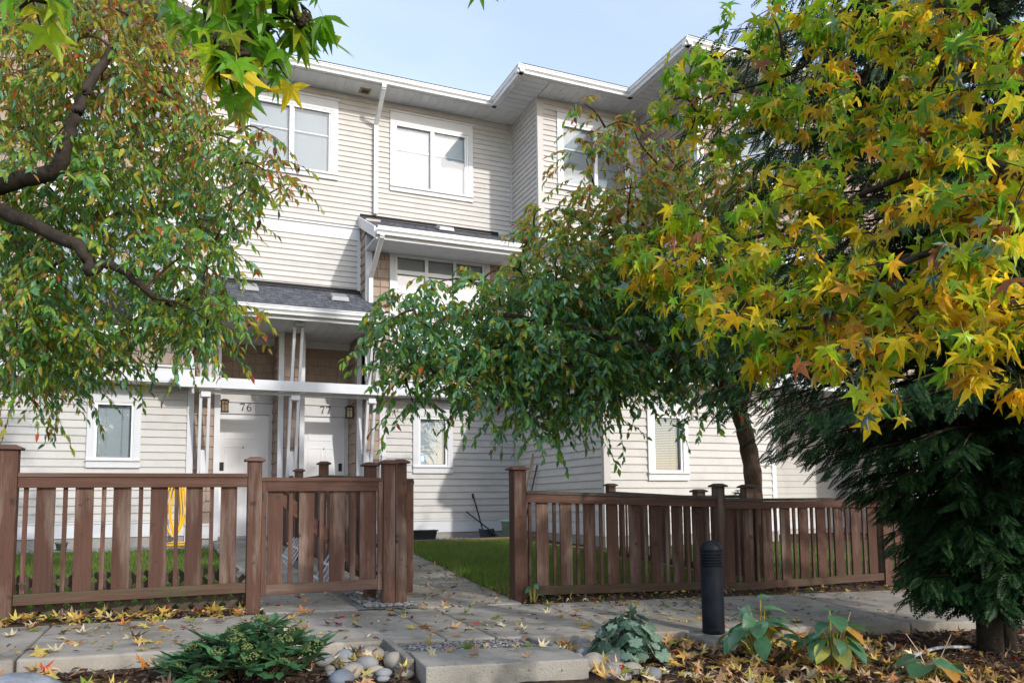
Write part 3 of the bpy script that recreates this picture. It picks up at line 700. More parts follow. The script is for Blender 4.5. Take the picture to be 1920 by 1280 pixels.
# porch roof
shed(.29, 3.10, WN, 4.36, 12.22, 3.76, rows=11, vents=((1.06, .86), (2.47, .72)))
PS = 3.60
me = panelmesh(13.88-12.25); x = .32
while x < 3.06: inst('soffit_panel', me, H, (x, 12.25, PS), (min(1, (3.06-x)/.15), 1, 1)); x += .15
# porch wall with two alcoves
A1 = (.69, 1.575); A2 = (2.0, 2.87)
pw = wall_mesh('wall', 'n', WN, .2, 3.38, -.1, 4.3, [(A1[0], A1[1], -.1, PS+.02), (A2[0], A2[1], -.1, PS+.02)], th=.2, mt=M['shake'])
for a, c in ((.30, .60), (1.66, 1.92), (2.96, 3.26)): shakes(pw, 'n', WN, a, c, .48, PS-.06, e=.168)
for a, c in ((.205, .30), (.60, .69), (1.575, 1.66), (1.92, 2.0), (2.87, 2.96), (3.26, 3.375)):
    boxo('corner_board', M['white'], H, a, WN-.034, .21, c, WN+.0, PS-.001 if a not in (.205, 3.26) else 2.6)
DN = 13.9
for k, (a0, a1) in enumerate((A1, A2)):
    d0, d1 = (.685, 1.50) if k == 0 else (2.06, 2.79)
    bw = wall_mesh('wall', 'n', DN+.05, a0-.2, a1+.2, 0, PS+.1, th=.1, mt=M['shake'])
    shakes(bw, 'n', DN+.05, a0, a1, 2.86, PS-.12, e=.158)
    boxo('frieze_board', M['white'], H, a0, DN+.01, PS-.12, a1, DN+.05, PS)
    siding(bw, 'n', DN+.05, a0, a1, 2.5, 2.86, EX_LO)
    al = MB(); al.box(a1, WN+.2, 0, a1+.1, DN+.05, PS+.02); al = al.build('wall', M['shake'], H)
    shakes(al, 'u', a1, WN+.03, DN+.02, .25, PS-.1, e=.168)
    ar = MB(); ar.box(a0-.1, WN+.2, 0, a0, DN+.05, PS+.02); ar.build('wall', M['shake'], H)
    # door
    D = MB(); D.box(d0, DN, .25, d1, DN+.045, 2.28); 
    D = D.build('door', M['door'], H, bevel=.004)
    pm = MB(); wd = d1-d0
    for (pa, pb, za, zb_) in ((.14, .86, 1.86, 2.13), (.14, .46, .98, 1.74), (.54, .86, .98, 1.74), (.14, .46, .42, .88), (.54, .86, .42, .88)):
        a_, b_ = d0+wd*pa, d0+wd*pb; t = .018
        for q in ((a_, za, b_, za+t), (a_, zb_-t, b_, zb_), (a_, za+t, a_+t, zb_-t), (b_-t, za+t, b_, zb_-t)): pm.box(q[0], DN-.007, q[1], q[2], DN, q[3])
    pm.build('panel_moulding', M['door'], D)
    hx = d0+.075 if k == 0 else d1-.075
    hd = MB(); hd.box(hx-.032, DN-.012, 1.33, hx+.032, DN, 1.47); hd.box(hx-.03, DN-.012, 1.12, hx+.03, DN, 1.26); hd.beam((hx, DN-.05, 1.19), (hx+(.11 if k == 0 else -.11), DN-.05, 1.19), .018, .018); hd.beam((hx, DN-.05, 1.19), (hx, DN-.01, 1.19), .02, .02)
    hd.build('handle', M['metal_dark'], D, bevel=.003)
    pe = MB(); pe.tube([((d0+d1)/2, DN-.006, 1.72), ((d0+d1)/2, DN+.001, 1.72)], .012, 10); pe.build('peephole', M['metal_dark'], D)
    fr = MB(); fr.box(d0-.03, DN-.03, .24, d0-.001, DN+.05, 2.32); fr.box(d1+.001, DN-.03, .24, d1+.06, DN+.05, 2.32); fr.box(d0-.001, DN-.03, 2.282, d1+.001, DN+.05, 2.32)
    fr.build('door_frame', M['white'], H); boxo('threshold', M['metal_grey'], H, d0, DN-.03, .205, d1, DN+.04, .249)
    hp = MB(); hp.box(a0+.004, DN-.02, 2.322, a1-.004, DN+.05, 2.475); hp.box(a0+.004, DN-.045, 2.476, a1-.004, DN+.05, 2.50); hp.build('number_board', M['white'], H)
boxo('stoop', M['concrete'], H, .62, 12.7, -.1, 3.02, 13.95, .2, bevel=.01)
# house numbers
def ribbon(b, pts, w0, y, dep=.008):
    for i in range(len(pts)-1):
        (x0, z0, a0), (x1, z1, a1) = pts[i], pts[i+1]
        dx, dz = x1-x0, z1-z0; L = math.hypot(dx, dz) or 1; nx, nz_ = -dz/L, dx/L
        q = [(x0-nx*a0*w0, y-dep, z0-nz_*a0*w0), (x1-nx*a1*w0, y-dep, z1-nz_*a1*w0), (x1-nx*a1*w0, y, z1-nz_*a1*w0), (x0-nx*a0*w0, y, z0-nz_*a0*w0)]
        p = [(x0+nx*a0*w0, y-dep, z0+nz_*a0*w0), (x1+nx*a1*w0, y-dep, z1+nz_*a1*w0), (x1+nx*a1*w0, y, z1+nz_*a1*w0), (x0+nx*a0*w0, y, z0+nz_*a0*w0)]
        b.hexa(q+p)
def digit(ch, u, z, h):
    b = MB(); w_ = h*.56
    if ch == '7':
        ribbon(b, [(u, z+h*.80, .6), (u+w_*.06, z+h*.95, .9)], .012, DN-.0205)
        ribbon(b, [(u+w_*.04, z+h*.94, 1), (u+w_, z+h*.94, 1)], .010, DN-.0206)
        ribbon(b, [(u+w_*.98, z+h*.93, .5), (u+w_*.62, z+h*.5, .8), (u+w_*.42, z, 1.2)], .011, DN-.0207)
    else:
        pts = [(u+w_*.93, z+h*.88, 1.0), (u+w_*.72, z+h*.98, .6), (u+w_*.42, z+h*.88, .8), (u+w_*.14, z+h*.62, 1.1), (u+w_*.08, z+h*.34, 1.3), (u+w_*.2, z+h*.08, .9), (u+w_*.5, z+h*.0, .6), (u+w_*.82, z+h*.09, .9), (u+w_*.95, z+h*.3, 1.2), (u+w_*.84, z+h*.50, .9), (u+w_*.55, z+h*.57, .6), (u+w_*.26, z+h*.48, .7), (u+w_*.12, z+h*.36, .7)]
        ribbon(b, pts, .0085, DN-.0205)
    return b
for u0, s in ((1.035, '76'), (2.36, '77')):
    for i, ch in enumerate(s): digit(ch, u0+i*.105, 2.335, .125).build('house_number', M['bronze'], H)
# porch beam and brackets
b = MB(); b.prism([(-.03, 2.70), (-.03, 2.66), (.09, 2.55), (3.45, 2.55), (3.45, 2.71), (.0, 2.71)], lambda p, t: (p[0], t, p[1]), 12.78, 12.90)
b.build('porch_beam', M['white'], H)
boxo('beam_plate', M['white'], H, .36, 12.93, 2.50, 3.1, 13.02, 2.545)
for (ua, ub) in ((.385, .505), (1.725, 1.845), (2.975, 3.09)):
    br = MB(); br.box(ua+.02, 13.14, 1.22, ub-.02, 13.262, 1.62); br.box(ua+.0, 12.86, 2.42, ub+.02, 13.06, 2.5)
    br.box(ua-.02, 12.40, PS-.05, ub+.02, 12.66, PS-.002)
    br = br.build('bracket', M['white'], H, bevel=.004)
    for x in (ua, ub):
        s = MB(); s.beam((x, 13.235, 1.15), (x, 12.93, 2.47), .085, .042, upv=(1, 0, 0)); s.beam((x, 12.85, 2.712), (x, 12.58, PS-.05), .085, .042, upv=(1, 0, 0)); s.build('slat', M['white'], br)
# lanterns
def lantern(u, n, z, gm, side):
    b = MB(); h = .17; w_ = .05
    for sx in (-1, 1):
        for sy in (-1, 1): b.box(u+sx*w_-.006, n+sy*w_-.006, z, u+sx*w_+.006, n+sy*w_+.006, z+h)
    b.box(u-w_-.012, n-w_-.012, z-.012, u+w_+.012, n+w_+.012, z); b.box(u-w_-.015, n-w_-.015, z+h, u+w_+.015, n+w_+.015, z+h+.014); b.box(u-w_+.01, n-w_+.01, z+h+.014, u+w_-.01, n+w_-.01, z+h+.03)
    b.box(u-w_, n-w_-.004, z+h*.68, u+w_, n-w_+.002, z+h*.72); b.box(u-.004, n-w_-.004, z, u+.004, n-w_+.002, z+h)
    b.beam((u, n, z+h*.5), (u+side*.09, n, z+h*.5), .03, .03)
    L = b.build('lantern', M['metal_dark'], H); boxo('lamp_glass', gm, L, u-w_+.006, n-w_+.006, z+.001, u+w_-.006, n+w_-.006, z+h-.001)
lantern(.765, 13.48, 2.27, M['amber'], -1); lantern(2.78, 13.48, 2.24, M['cream'], 1)

# --- ground floor
def lowwin(n0, u0, z0, **k): return window(n0, u0, u0+.73, z0, z0+1.24, 1, .24, .10, .12, **k)
w7, o7 = lowwin(WN, 3.855, 1.28); w8, o8 = lowwin(WN, -1.175, 1.34)
wd = wall_mesh('wall', 'n', WN, 3.38, 5.81, -.1, 2.62, [o7]); siding(wd, 'n', WN, 3.38, 5.76, .485, 2.58, EX_LO, [(3.855, 4.585, 1.28, 2.52)])
we = wall_mesh('wall', 'n', WN, -4.5, .2, -.1, 2.64, [o8]); siding(we, 'n', WN, -4.5, .20, .54, 2.63, EX_LO, [(-1.175, -.445, 1.34, 2.58)])
st = MB(); st.poly([(4.0, WN+.012, 1.47), (4.075, WN+.012, 1.47), (4.085, WN+.012, 1.54), (4.075, WN+.012, 1.60), (4.0, WN+.012, 1.60), (3.995, WN+.012, 1.53)]); st.build('window_sticker', M['sticker_blue'], w7)
st = MB(); st.poly([(4.015, WN+.010, 1.485), (4.06, WN+.010, 1.485), (4.07, WN+.010, 1.53), (4.06, WN+.010, 1.588), (4.015, WN+.010, 1.588), (4.008, WN+.010, 1.53)]); st.build('window_sticker', M['sticker_white'], w7)
LN = 10.05
w9, o9 = lowwin(LN, 6.545, 1.06, tilt=40, glass='glass_dark')
wf = wall_mesh('wall', 'n', LN, 5.812, 8.97, -.2, 2.5, [o9]); siding(wf, 'n', LN, 5.90, 8.90, .485, 2.46, EX_LO, [(6.545, 7.275, 1.06, 2.30)])
wg = wall_mesh('wall', 'u', 5.812, LN+.001, WN, -.2, 2.62); siding(wg, 'u', 5.812, LN+.05, WN-.03, .485, 2.58, EX_LO)
boxo('corner_board', M['siding'], H, 5.79, LN-.024, .25, 5.90, LN+.05, 2.5); boxo('corner_board', M['white'], H, 8.90, LN-.026, .25, 8.985, LN+.05, 2.5)
band('skirt_board', 'n', WN, 3.38, 5.785, .25, .482, .026, .04); band('skirt_board', 'n', WN, -4.5, .2, .30, .535, .026, .04); band('skirt_board', 'u', 5.812, LN+.05, WN-.045, .25, .482, .026, .04); band('skirt_board', 'n', LN, 5.90, 8.90, .25, .482, .026, .04)
for q in ((.205, .60), (1.575, 2.0), (2.87, 3.38)): band('skirt_board', 'n', WN-.035, q[0], q[1], .25, .48, .004, .02)
boxo('foundation', M['found'], H, -4.5, WN-.005, -.3, .6, WN+.3, .31); boxo('foundation', M['found'], H, 3.02, WN-.005, -.3, 5.80, WN+.3, .26); boxo('foundation', M['found'], H, 5.80, LN-.005, -.4, 9, WN+.2, .255)
# roof over the right ground-floor bay
shed(5.70, 7.93, 12.62, 3.62, 9.72, 2.78, rows=20)
b = MB(); b.hexa([(7.94, 9.72, 2.52), (18, 9.72, 2.52), (18, SN, 2.52), (7.94, SN, 2.52), (7.94, 9.72, 2.74), (18, 9.72, 2.74), (18, SN, 2.9), (7.94, SN, 2.9)]); b.build('belly_band', M['white'], H)
boxo('soffit', M['soffit'], H, 5.72, 9.74, 2.50, 7.93, 10.3, 2.518)
# farther right: recessed wall and the next bay
wi = wall_mesh('wall', 'n', 11.6, 8.98, 12, -.3, 2.6); siding(wi, 'n', 11.6, 8.98, 12, .4, 2.5, EX_LO, stuff=True)
wk = wall_mesh('wall', 'u', 12.001, LN+.27, 11.6, -.3, 2.6); siding(wk, 'u', 12.001, LN+.05, 11.6, .4, 2.5, EX_LO, stuff=True)
boxo('soffit', M['soffit'], H, 8.0, SN+.01, 2.6, 12.2, 11.85, 2.63)
wj = wall_mesh('wall', 'n', LN+.01, 12, 18, -.3, 2.5); siding(wj, 'n', LN+.01, 12, 18, .4, 2.45, EX_LO, stuff=True)
boxo('corner_board', M['white'], H, 11.93, LN-.02, .25, 12.03, LN+.05, 2.5); band('skirt_board', 'n', LN+.01, 12.04, 18, .2, .4, .026, .04); band('skirt_board', 'n', 11.6, 8.98, 12, .2, .4, .026, .04)
shakes(wsh2, 'u', 7.94, SN+.06, BN-.02, 5.5, SOF-.14); shakes(wsh, 'n', SN, 8.05, 18, 2.92, SOF-.02, [(8.7, 10.3, 6.2, 7.7), (8.6, 10.4, 3.35, 5.1)])
b = MB(); b.tube([(8.15, LN-.02, .86), (8.15, LN-.12, .86), (8.15, LN-.14, .80)], .018, 8); b.tube([(8.11, LN-.08, .9), (8.19, LN-.08, .9)], .01, 6); b.tube([(8.15, LN-.08, .86), (8.15, LN-.08, .9)], .008, 6); b.build('hose_bib', M['metal_dark'], H)
# ------------------------------------------------------------------ fences
FN = 6.05
def unit_box(mt, name):
    b = MB(); b.box(0, 0, 0, 1, 1, 1); return b.mesh(name, mt)
PK = {k: unit_box(M[k], 'picket') for k in ('fence', 'fence_old')}
def post(parent, u, n, z0, z1, w_=.092, mt='fence', capm='fence_h', split=False):
    b = MB(); b.box(u-w_/2, n-w_/2, z0, u+w_/2, n+w_/2, z1); p = b.build('post', M[mt], parent, bevel=.004)
    c = MB(); e = .022
    c.box(u-w_/2-e, n-w_/2-e, z1+.0005, u+w_/2+e, n+w_/2+e, z1+.018)
    a = w_/2+e-.006
    c.hexa([(u-a, n-a, z1+.0182), (u+a, n-a, z1+.0182), (u+a, n+a, z1+.0182), (u-a, n+a, z1+.0182)] + [(u-a*.55, n-a*.55, z1+.034), (u+a*.55, n-a*.55, z1+.034), (u+a*.55, n+a*.55, z1+.034), (u-a*.55, n+a*.55, z1+.034)])
    c.build('post_cap', M[capm], p, bevel=.003)
    return p
def panel(parent, P0, P1, top, bot, first, pitch=.2277, wide=.11, nar=.027, old=(), capm='fence_h', railm='fence_h', start_narrow=True):
    """panel between two (u,n) points; top/bot = (z at start, z at end) for cap top and bottom rail bottom"""
    a = Vector((*P0, 0)); c = Vector((*P1, 0)); d = c-a; L = d.length; d.normalize(); ang = math.atan2(d.y, d.x); nv = Vector((-d.y, d.x, 0))
    def zt(s): return top[0]+(top[1]-top[0])*s/L
    def zb(s): return bot[0]+(bot[1]-bot[0])*s/L
    def bar(name, o0, o1, f0, f1, m, s0=0, s1=None, bev=.003):
        s1 = L if s1 is None else s1; b = MB(); q = []
        for f in (f0, f1):
            for s, o in ((s0, o0), (s1, o0), (s1, o1), (s0, o1)):
                p = a+d*s+nv*o; q.append((p.x, p.y, f(s)))
        b.hexa(q); return b.build(name, M[m], parent, bevel=bev)
    bar('cap_rail', -.045, .045, lambda s: zt(s)-.028, zt, capm)
    bar('top_rail', -.036, -.006, lambda s: zt(s)-.098, lambda s: zt(s)-.029, railm)
    bar('bottom_rail', -.036, -.006, zb, lambda s: zb(s)+.072, 'fence_low')
    s = first; k = 0 if start_narrow else 1
    while s < L-.02:
        w_ = nar if k % 2 == 0 else wide
        if s+w_ > L+.002: break
        p = a+d*s+nv*(-.004)
        z0 = min(zb(s), zb(s+w_))+.01+random.uniform(0, .006); z1 = min(zt(s), zt(s+w_))-.035
        o = bpy.data.objects.new('picket', PK['fence_old' if k in old else 'fence']); o.scale = (w_, .019, z1-z0); o.rotation_euler = (0, random.uniform(-.004, .004), ang)
        place(o, parent, (p.x, p.y, z0))
        s += nar+(pitch-nar-wide)/2 if k % 2 == 0 else wide+(pitch-nar-wide)/2
        k += 1
f1 = thing('picket_fence', 'brown picket fence panel left of the closed gate, lattice beneath it', 'fence', (-.2, FN, 0), 'brown picket fence panels')
post(f1, -.975, FN, -.15, 1.13, .105); post(f1, .56, FN, -.15, 1.07, .098)
panel(f1, (-.92, FN), (.51, FN), (.98, .982), (.122, .13), .03, .2295)
f0 = thing('picket_fence', 'brown picket fence at the far left edge, mostly out of view', 'fence', (-2, FN, 0), 'brown picket fence panels')
panel(f0, (-2.7, FN), (-1.03, FN), (.98, .98), (.12, .12), .03)
# lattice under the left panel
lat = thing('lattice_panel', 'brown diagonal lattice set low behind the left picket fence', 'lattice', (-.2, 6.13, 0))
for sgn, nn in ((1, 6.128), (-1, 6.141)):
    x = -1.25
    while x < .75:
        b = MB(); z0, z1 = -.06, .30; dx = (z1-z0)*sgn
        a_, c_ = x, x+dx
        lo, hi = (a_, c_)
        t0, t1 = 0.0, 1.0
        for lim, s_ in ((-.93, 1), (.51, -1)):
            pass
        def clip(p, q):
            (x0, y0), (x1, y1) = p, q
            for lim, keep in ((-.93, 1), (.51, -1)):
                if keep*(x0-lim) < 0 and keep*(x1-lim) < 0: return None
                if keep*(x0-lim) < 0: t = (lim-x0)/(x1-x0); x0, y0 = lim, y0+(y1-y0)*t
                elif keep*(x1-lim) < 0: t = (lim-x0)/(x1-x0); x1, y1 = lim, y0+(y1-y0)*t
            return (x0, y0), (x1, y1)
        g = clip((a_, z0), (c_, z1))
        if g and math.dist(*g) > .05:
            b.beam((g[0][0], nn, g[0][1]), (g[1][0], nn, g[1][1]), .010, .036, upv=(1, 0, 0)); b.build('slat', M['fence_cap'], lat)
        x += .104
# gate to unit 76
gt = thing('gate', 'closed brown picket gate between two tall posts', 'gate', (1.05, FN, 0))
boxo('cap_rail', M['fence_h'], gt, .605, FN-.05, .925, 1.508, FN+.035, .953, bevel=.003)
boxo('top_rail', M['fence_h'], gt, .645, FN-.04, .852, 1.47, FN-.012, .9245, bevel=.003); boxo('bottom_rail', M['fence_h'], gt, .645, FN-.04, .105, 1.47, FN-.012, .18, bevel=.003)
boxo('stile', M['fence'], gt, .61, FN-.042, .10, .6445, FN-.002, .9245, bevel=.003); boxo('stile', M['fence'], gt, 1.4705, FN-.042, .10, 1.505, FN-.002, .9245, bevel=.003)
for a, c in ((.657, .763), (.805, .835), (.88, .99), (1.03, 1.062), (1.106, 1.22), (1.262, 1.30), (1.335, 1.458)):
    o = bpy.data.objects.new('picket', PK['fence']); o.scale = (c-a, .018, .755); place(o, gt, (a, FN-.011, .12))
b = MB(); b.beam((.70, FN+.03, .86), (1.46, FN+.03, .19), .09, .022, upv=(0, 1, 0)); b.build('brace', M['fence_h'], gt)
b = MB(); b.box(.585, FN-.03, .78, .62, FN-.044, .84); b.build('hinge', M['metal_dark'], gt)
# double post
dp = thing('gate_post', 'pair of brown fence posts bolted together beside the closed gate', 'post', (1.605, FN, 0))
post(dp, 1.556, FN, -.15, 1.06, .092); post(dp, 1.651, FN+.003, -.15, 1.065, .090)
# open gate seen edge-on
og = thing('gate', 'brown gate swung open into the yard, seen edge-on', 'gate', (1.74, 6.08, 0))
d_ = Vector((.285, .958, 0)).normalized(); nv = Vector((-d_.y, d_.x, 0)); A0 = Vector((1.735, 6.10, 0))
def gbar(name, s0, s1, o0, o1, z0, z1, m):
    b = MB(); q = []
    for z in (z0, z1):
        for s, o in ((s0, o0), (s1, o0), (s1, o1), (s0, o1)):
            p = A0+d_*s+nv*o; q.append((p.x, p.y, z))
    b.hexa(q); b.build(name, M[m], og, bevel=.003)
gbar('cap_rail', 0, .9, -.04, .04, .925, .95, 'fence_cap'); gbar('top_rail', .036, .86, -.03, 0, .85, .924, 'fence_h'); gbar('bottom_rail', .036, .86, -.03, 0, .10, .175, 'fence_h'); gbar('stile', 0, .035, -.035, .02, .06, .924, 'fence'); gbar('stile', .865, .9, -.035, .01, .09, .924, 'fence')
for i, (a, c) in enumerate(((.05, .16), (.2, .23), (.27, .38), (.42, .45), (.49, .6), (.64, .67), (.71, .82))): gbar('picket', a, c, .001, .019, .12, .87, 'fence')
# right of the path
f2 = thing('picket_fence', 'weathered brown picket fence panel right of the path, sloping down', 'fence', (3.7, FN, 0), 'brown picket fence panels')
post(f2, 2.66, FN, -.25, 1.02, .112); post(f2, 4.715, FN, -.3, .875, .088, capm='fence_cap')
panel(f2, (2.722, FN), (4.665, FN), (.851, .787), (-.011, -.066), .034, .2275, old=(1, 3), capm='fence_cap')
f3 = thing('picket_fence', 'brown picket fence panel behind the black bollard, partly under cedar boughs', 'fence', (5.7, FN, 0), 'brown picket fence panels')
post(f3, 6.80, FN, -.4, .87, .1, capm='fence_cap')
panel(f3, (4.765, FN), (6.745, FN), (.767, .765), (-.092, -.080), .0, .2277, start_narrow=False, wide=.115, capm='fence_cap')
f4 = thing('picket_fence', 'brown picket fence panel farthest right, hidden behind the cedar', 'fence', (8, FN, 0), 'brown picket fence panels')
panel(f4, (6.855, FN), (9.3, FN), (.76, .74), (-.09, -.1), .03, .2277, capm='fence_cap'); post(f4, 9.36, FN, -.4, .85, .1, capm='fence_cap')
# dividers
dv = thing('divider_fence', 'brown picket divider running back to the house between the two front doors', 'fence', (1.48, 8.2, 0), 'yard divider fences')
for n_, u_, z_ in ((6.42, 1.50, 1.06), (8.4, 1.47, 1.17), (9.95, 1.44, 1.16)): post(dv, u_, n_, -.1, z_, .09)
panel(dv, (1.497, 6.47), (1.472, 8.35), (.98, 1.06), (.12, .17), .04); panel(dv, (1.469, 8.45), (1.442, 9.9), (1.06, 1.07), (.17, .19), .04); panel(dv, (1.439, 10.0), (1.42, 12.4), (1.07, 1.07), (.19, .2), .04)
dv2 = thing('divider_fence', 'brown picket divider behind the bollard running back towards the ground-floor bay', 'fence', (5.2, 7.5, 0), 'yard divider fences')
for n_, z_ in ((6.22, .90), (7.0, .87), (8.85, .98)): post(dv2, 5.2, n_, -.1, z_-.03, .1, capm='fence_cap')
panel(dv2, (5.2, 6.28), (5.2, 6.95), (.80, .80), (.0, .02), .03, capm='fence_cap'); panel(dv2, (5.2, 7.05), (5.2, 8.8), (.80, .88), (.02, .07), .04, capm='fence_cap')

# ------------------------------------------------------------------ yard things
def polyline(pts, n=8):     # Catmull-Rom
    P = [Vector(p) for p in pts]; P = [P[0]*2-P[1]]+P+[P[-1]*2-P[-2]]; out = []
    for i in range(1, len(P)-2):
        for k in range(n):
            t = k/n; a, b_, c, d = P[i-1:i+3]
            out.append(.5*((2*b_)+(c-a)*t+(2*a-5*b_+4*c-d)*t*t+(3*b_-a-3*c+d)*t**3))
    return out+[P[-2]]
# yellow hose
hs = thing('garden_hose', 'yellow garden hose hanging in loops on the house wall behind the left fence', 'hose', (.08, 13.2, 0))
for k in range(3):
    x0 = -.04+.05*k; x1 = .19-.035*k; zb = .33+.05*random.random(); zt = 1.13
    b = MB(); b.tube(polyline([(x0+.03, 13.17-.008*k, zt), (x0-.02, 13.16-.01*k, .9), (x0-.05+.03*(k % 2), 13.15-.008*k, .62), (.05+.02*k, 13.13, zb-.06), (x1+.03, 13.15-.008*k, .6), (x1+.02, 13.16-.009*k, .85), (x1-.01, 13.17-.008*k, zt)], 6), .0135, 7); b.build('hose_loop', M['yellow_hose'], hs, smooth=True)
pts = [(.08+.19*math.cos(a)+.01*a, 12.98+.15*math.sin(a), gz(0, 13)+.04+.006*a) for a in np.arange(0, 12, .45)]
b = MB(); b.tube(pts, .0135, 7); b.build('hose_coil', M['yellow_hose'], hs, smooth=True)
b = MB(); b.box(-.02, 13.2, 1.05, .18, 13.262, 1.12); b.box(0, 13.12, 1.09, .16, 13.2, 1.115); b.build('hose_hanger', M['metal_dark'], hs)
# pots by the left wall
for i, (u, lab) in enumerate(((-1.40, 'green plastic flowerpot by the house wall, left one of the pair'), (-1.10, 'green plastic flowerpot by the house wall, right one of the pair'))):
    t = thing('flowerpot', lab, 'pot', (u, 12.85, gz(u, 12.85)), 'flowerpots by the left wall'); z = gz(u, 12.85)+.02
    b = MB(); b.lathe([(.055, z), (.075, z+.11), (.085, z+.11), (.087, z+.135), (.075, z+.135), (.07, z+.115)], u, 12.85, 16); b.build('pot', M['pot_green'], t, smooth=True)
    b = MB(); b.lathe([(.03, z+.10), (.07, z+.112)], u, 12.85, 12); b.build('soil', M['mulch'], t)
# timber edging
tm = thing('timber_edging', 'reddish timber edging board at the back of the lawn', 'edging', (4, 11.9, 0))
b = MB(); b.hexa([(3.25, 11.86, .06), (5.55, 11.86, .06), (5.55, 11.94, .06), (3.25, 11.94, .06), (3.25, 11.86, .19), (5.55, 11.86, .20), (5.55, 11.94, .20), (3.25, 11.94, .19)]); b.build('board', M['timber'], tm, bevel=.006)
b = MB(); b.hexa([(2.86, 11.6, .05), (3.20, 11.78, .05), (3.16, 11.86, .05), (2.82, 11.68, .05), (2.86, 11.6, .17), (3.20, 11.78, .18), (3.16, 11.86, .18), (2.82, 11.68, .17)]); b.build('board', M['fence_cap'], tm, bevel=.006)
b = MB(); b.box(5.0, 9.0, .0, 5.09, 11.85, .15); b.build('board', M['timber'], tm, bevel=.006)
# planter tray
pl = thing('planter_box', 'long black plastic planter tray by the house wall beside the path', 'planter', (3.65, 12.5, .12))
z = gz(3.6, 12.5)+.02
def tray(u0, u1, n0, n1, z0, z1, t, fl, mt, parent, name):
    b = MB(); q = [(u0+fl, n0+fl), (u1-fl, n0+fl), (u1-fl, n1-fl), (u0+fl, n1-fl)]; r_ = [(u0, n0), (u1, n0), (u1, n1), (u0, n1)]
    i0 = [(u0+fl+t, n0+fl+t), (u1-fl-t, n0+fl+t), (u1-fl-t, n1-fl-t), (u0+fl+t, n1-fl-t)]; i1 = [(u0+t, n0+t), (u1-t, n0+t), (u1-t, n1-t), (u0+t, n1-t)]
    b.poly([(*p, z0) for p in q][::-1])
    for k in range(4):
        j = (k+1) % 4
        b.poly([(*q[k], z0), (*q[j], z0), (*r_[j], z1), (*r_[k], z1)]); b.poly([(*r_[k], z1), (*r_[j], z1), (*i1[j], z1), (*i1[k], z1)]); b.poly([(*i1[k], z1), (*i1[j], z1), (*i0[j], z0+t), (*i0[k], z0+t)])
    b.poly([(*p, z0+t) for p in i0]); return b.build(name, mt, parent)
tray(3.2, 4.02, 12.42, 12.66, z, z+.19, .012, .03, M['black_plastic'], pl, 'tray')
boxo('rim', M['black_plastic'], pl, 3.185, 12.405, z+.17, 3.199, 12.675, z+.192); boxo('rim', M['black_plastic'], pl, 4.021, 12.405, z+.17, 4.035, 12.675, z+.192); boxo('rim', M['black_plastic'], pl, 3.185, 12.405, z+.17, 4.035, 12.419, z+.193)
# shovel, scoop
sh = thing('shovel', 'black snow shovel with straight handle leaning against the house wall', 'shovel', (5.0, 12.9, .15))
b = MB(); b.tube([(5.05, 12.98, .22), (4.97, 13.255, .86)], .013, 8); b.build('shaft', M['black_plastic'], sh); b = MB(); b.tube([(4.965, 13.255, .84), (4.955, 13.265, .92)], .019, 8); b.build('grip', M['metal_dark'], sh)
b = MB()
for k in range(8):
    a0, a1 = -1.0+.25*k, -1.0+.25*(k+1)
    P = lambda a, t: (5.06+.17*math.sin(a), 12.84-.02+.10*t-.06*math.cos(a), .135+.16*t+.03*(1-math.cos(a)))
    b.hexa([P(a0, 0), P(a1, 0), (P(a1, 0)[0], P(a1, 0)[1]+.012, P(a1, 0)[2]), (P(a0, 0)[0], P(a0, 0)[1]+.012, P(a0, 0)[2]), P(a0, 1), P(a1, 1), (P(a1, 1)[0], P(a1, 1)[1]+.012, P(a1, 1)[2]), (P(a0, 1)[0], P(a0, 1)[1]+.012, P(a0, 1)[2])])
b.build('blade', M['black_plastic'], sh)
sc_ = thing('broom', 'black broom lying at a slant across the shovel by the wall', 'broom', (5.0, 12.7, .15))
b = MB(); b.tube([(4.83, 13.25, .60), (5.20, 12.62, .16)], .012, 8); b.build('shaft', M['black_plastic'], sc_); b = MB(); b.beam((5.12, 12.58, .15), (5.36, 12.62, .15), .04, .05); b.build('head', M['black_plastic'], sc_)
b = MB()
for k in range(14): b.beam((5.13+k*.0165, 12.585, .14), (5.12+k*.018, 12.54, .11), .012, .03)
b.build('bristles', M['metal_dark'], sc_)
# bucket
bk = thing('bucket', 'pale green plastic bucket in the gravel by the wall', 'bucket', (5.32, 12.5, .13)); z = gz(5.3, 12.5)+.02
b = MB(); b.lathe([(.13, z), (.165, z+.30), (.178, z+.30), (.178, z+.33), (.168, z+.33), (.155, z+.29)], 5.36, 12.5, 24); b.build('pail', M['green_plastic'], bk, smooth=True)
b = MB(); b.tube([(5.36+.172*math.cos(a), 12.5-.03-.17*abs(math.sin(a)), z+.29-.09*math.sin(a)) for a in np.arange(0, math.pi+.01, .3)], .004, 5); b.build('handle', M['metal_grey'], bk)
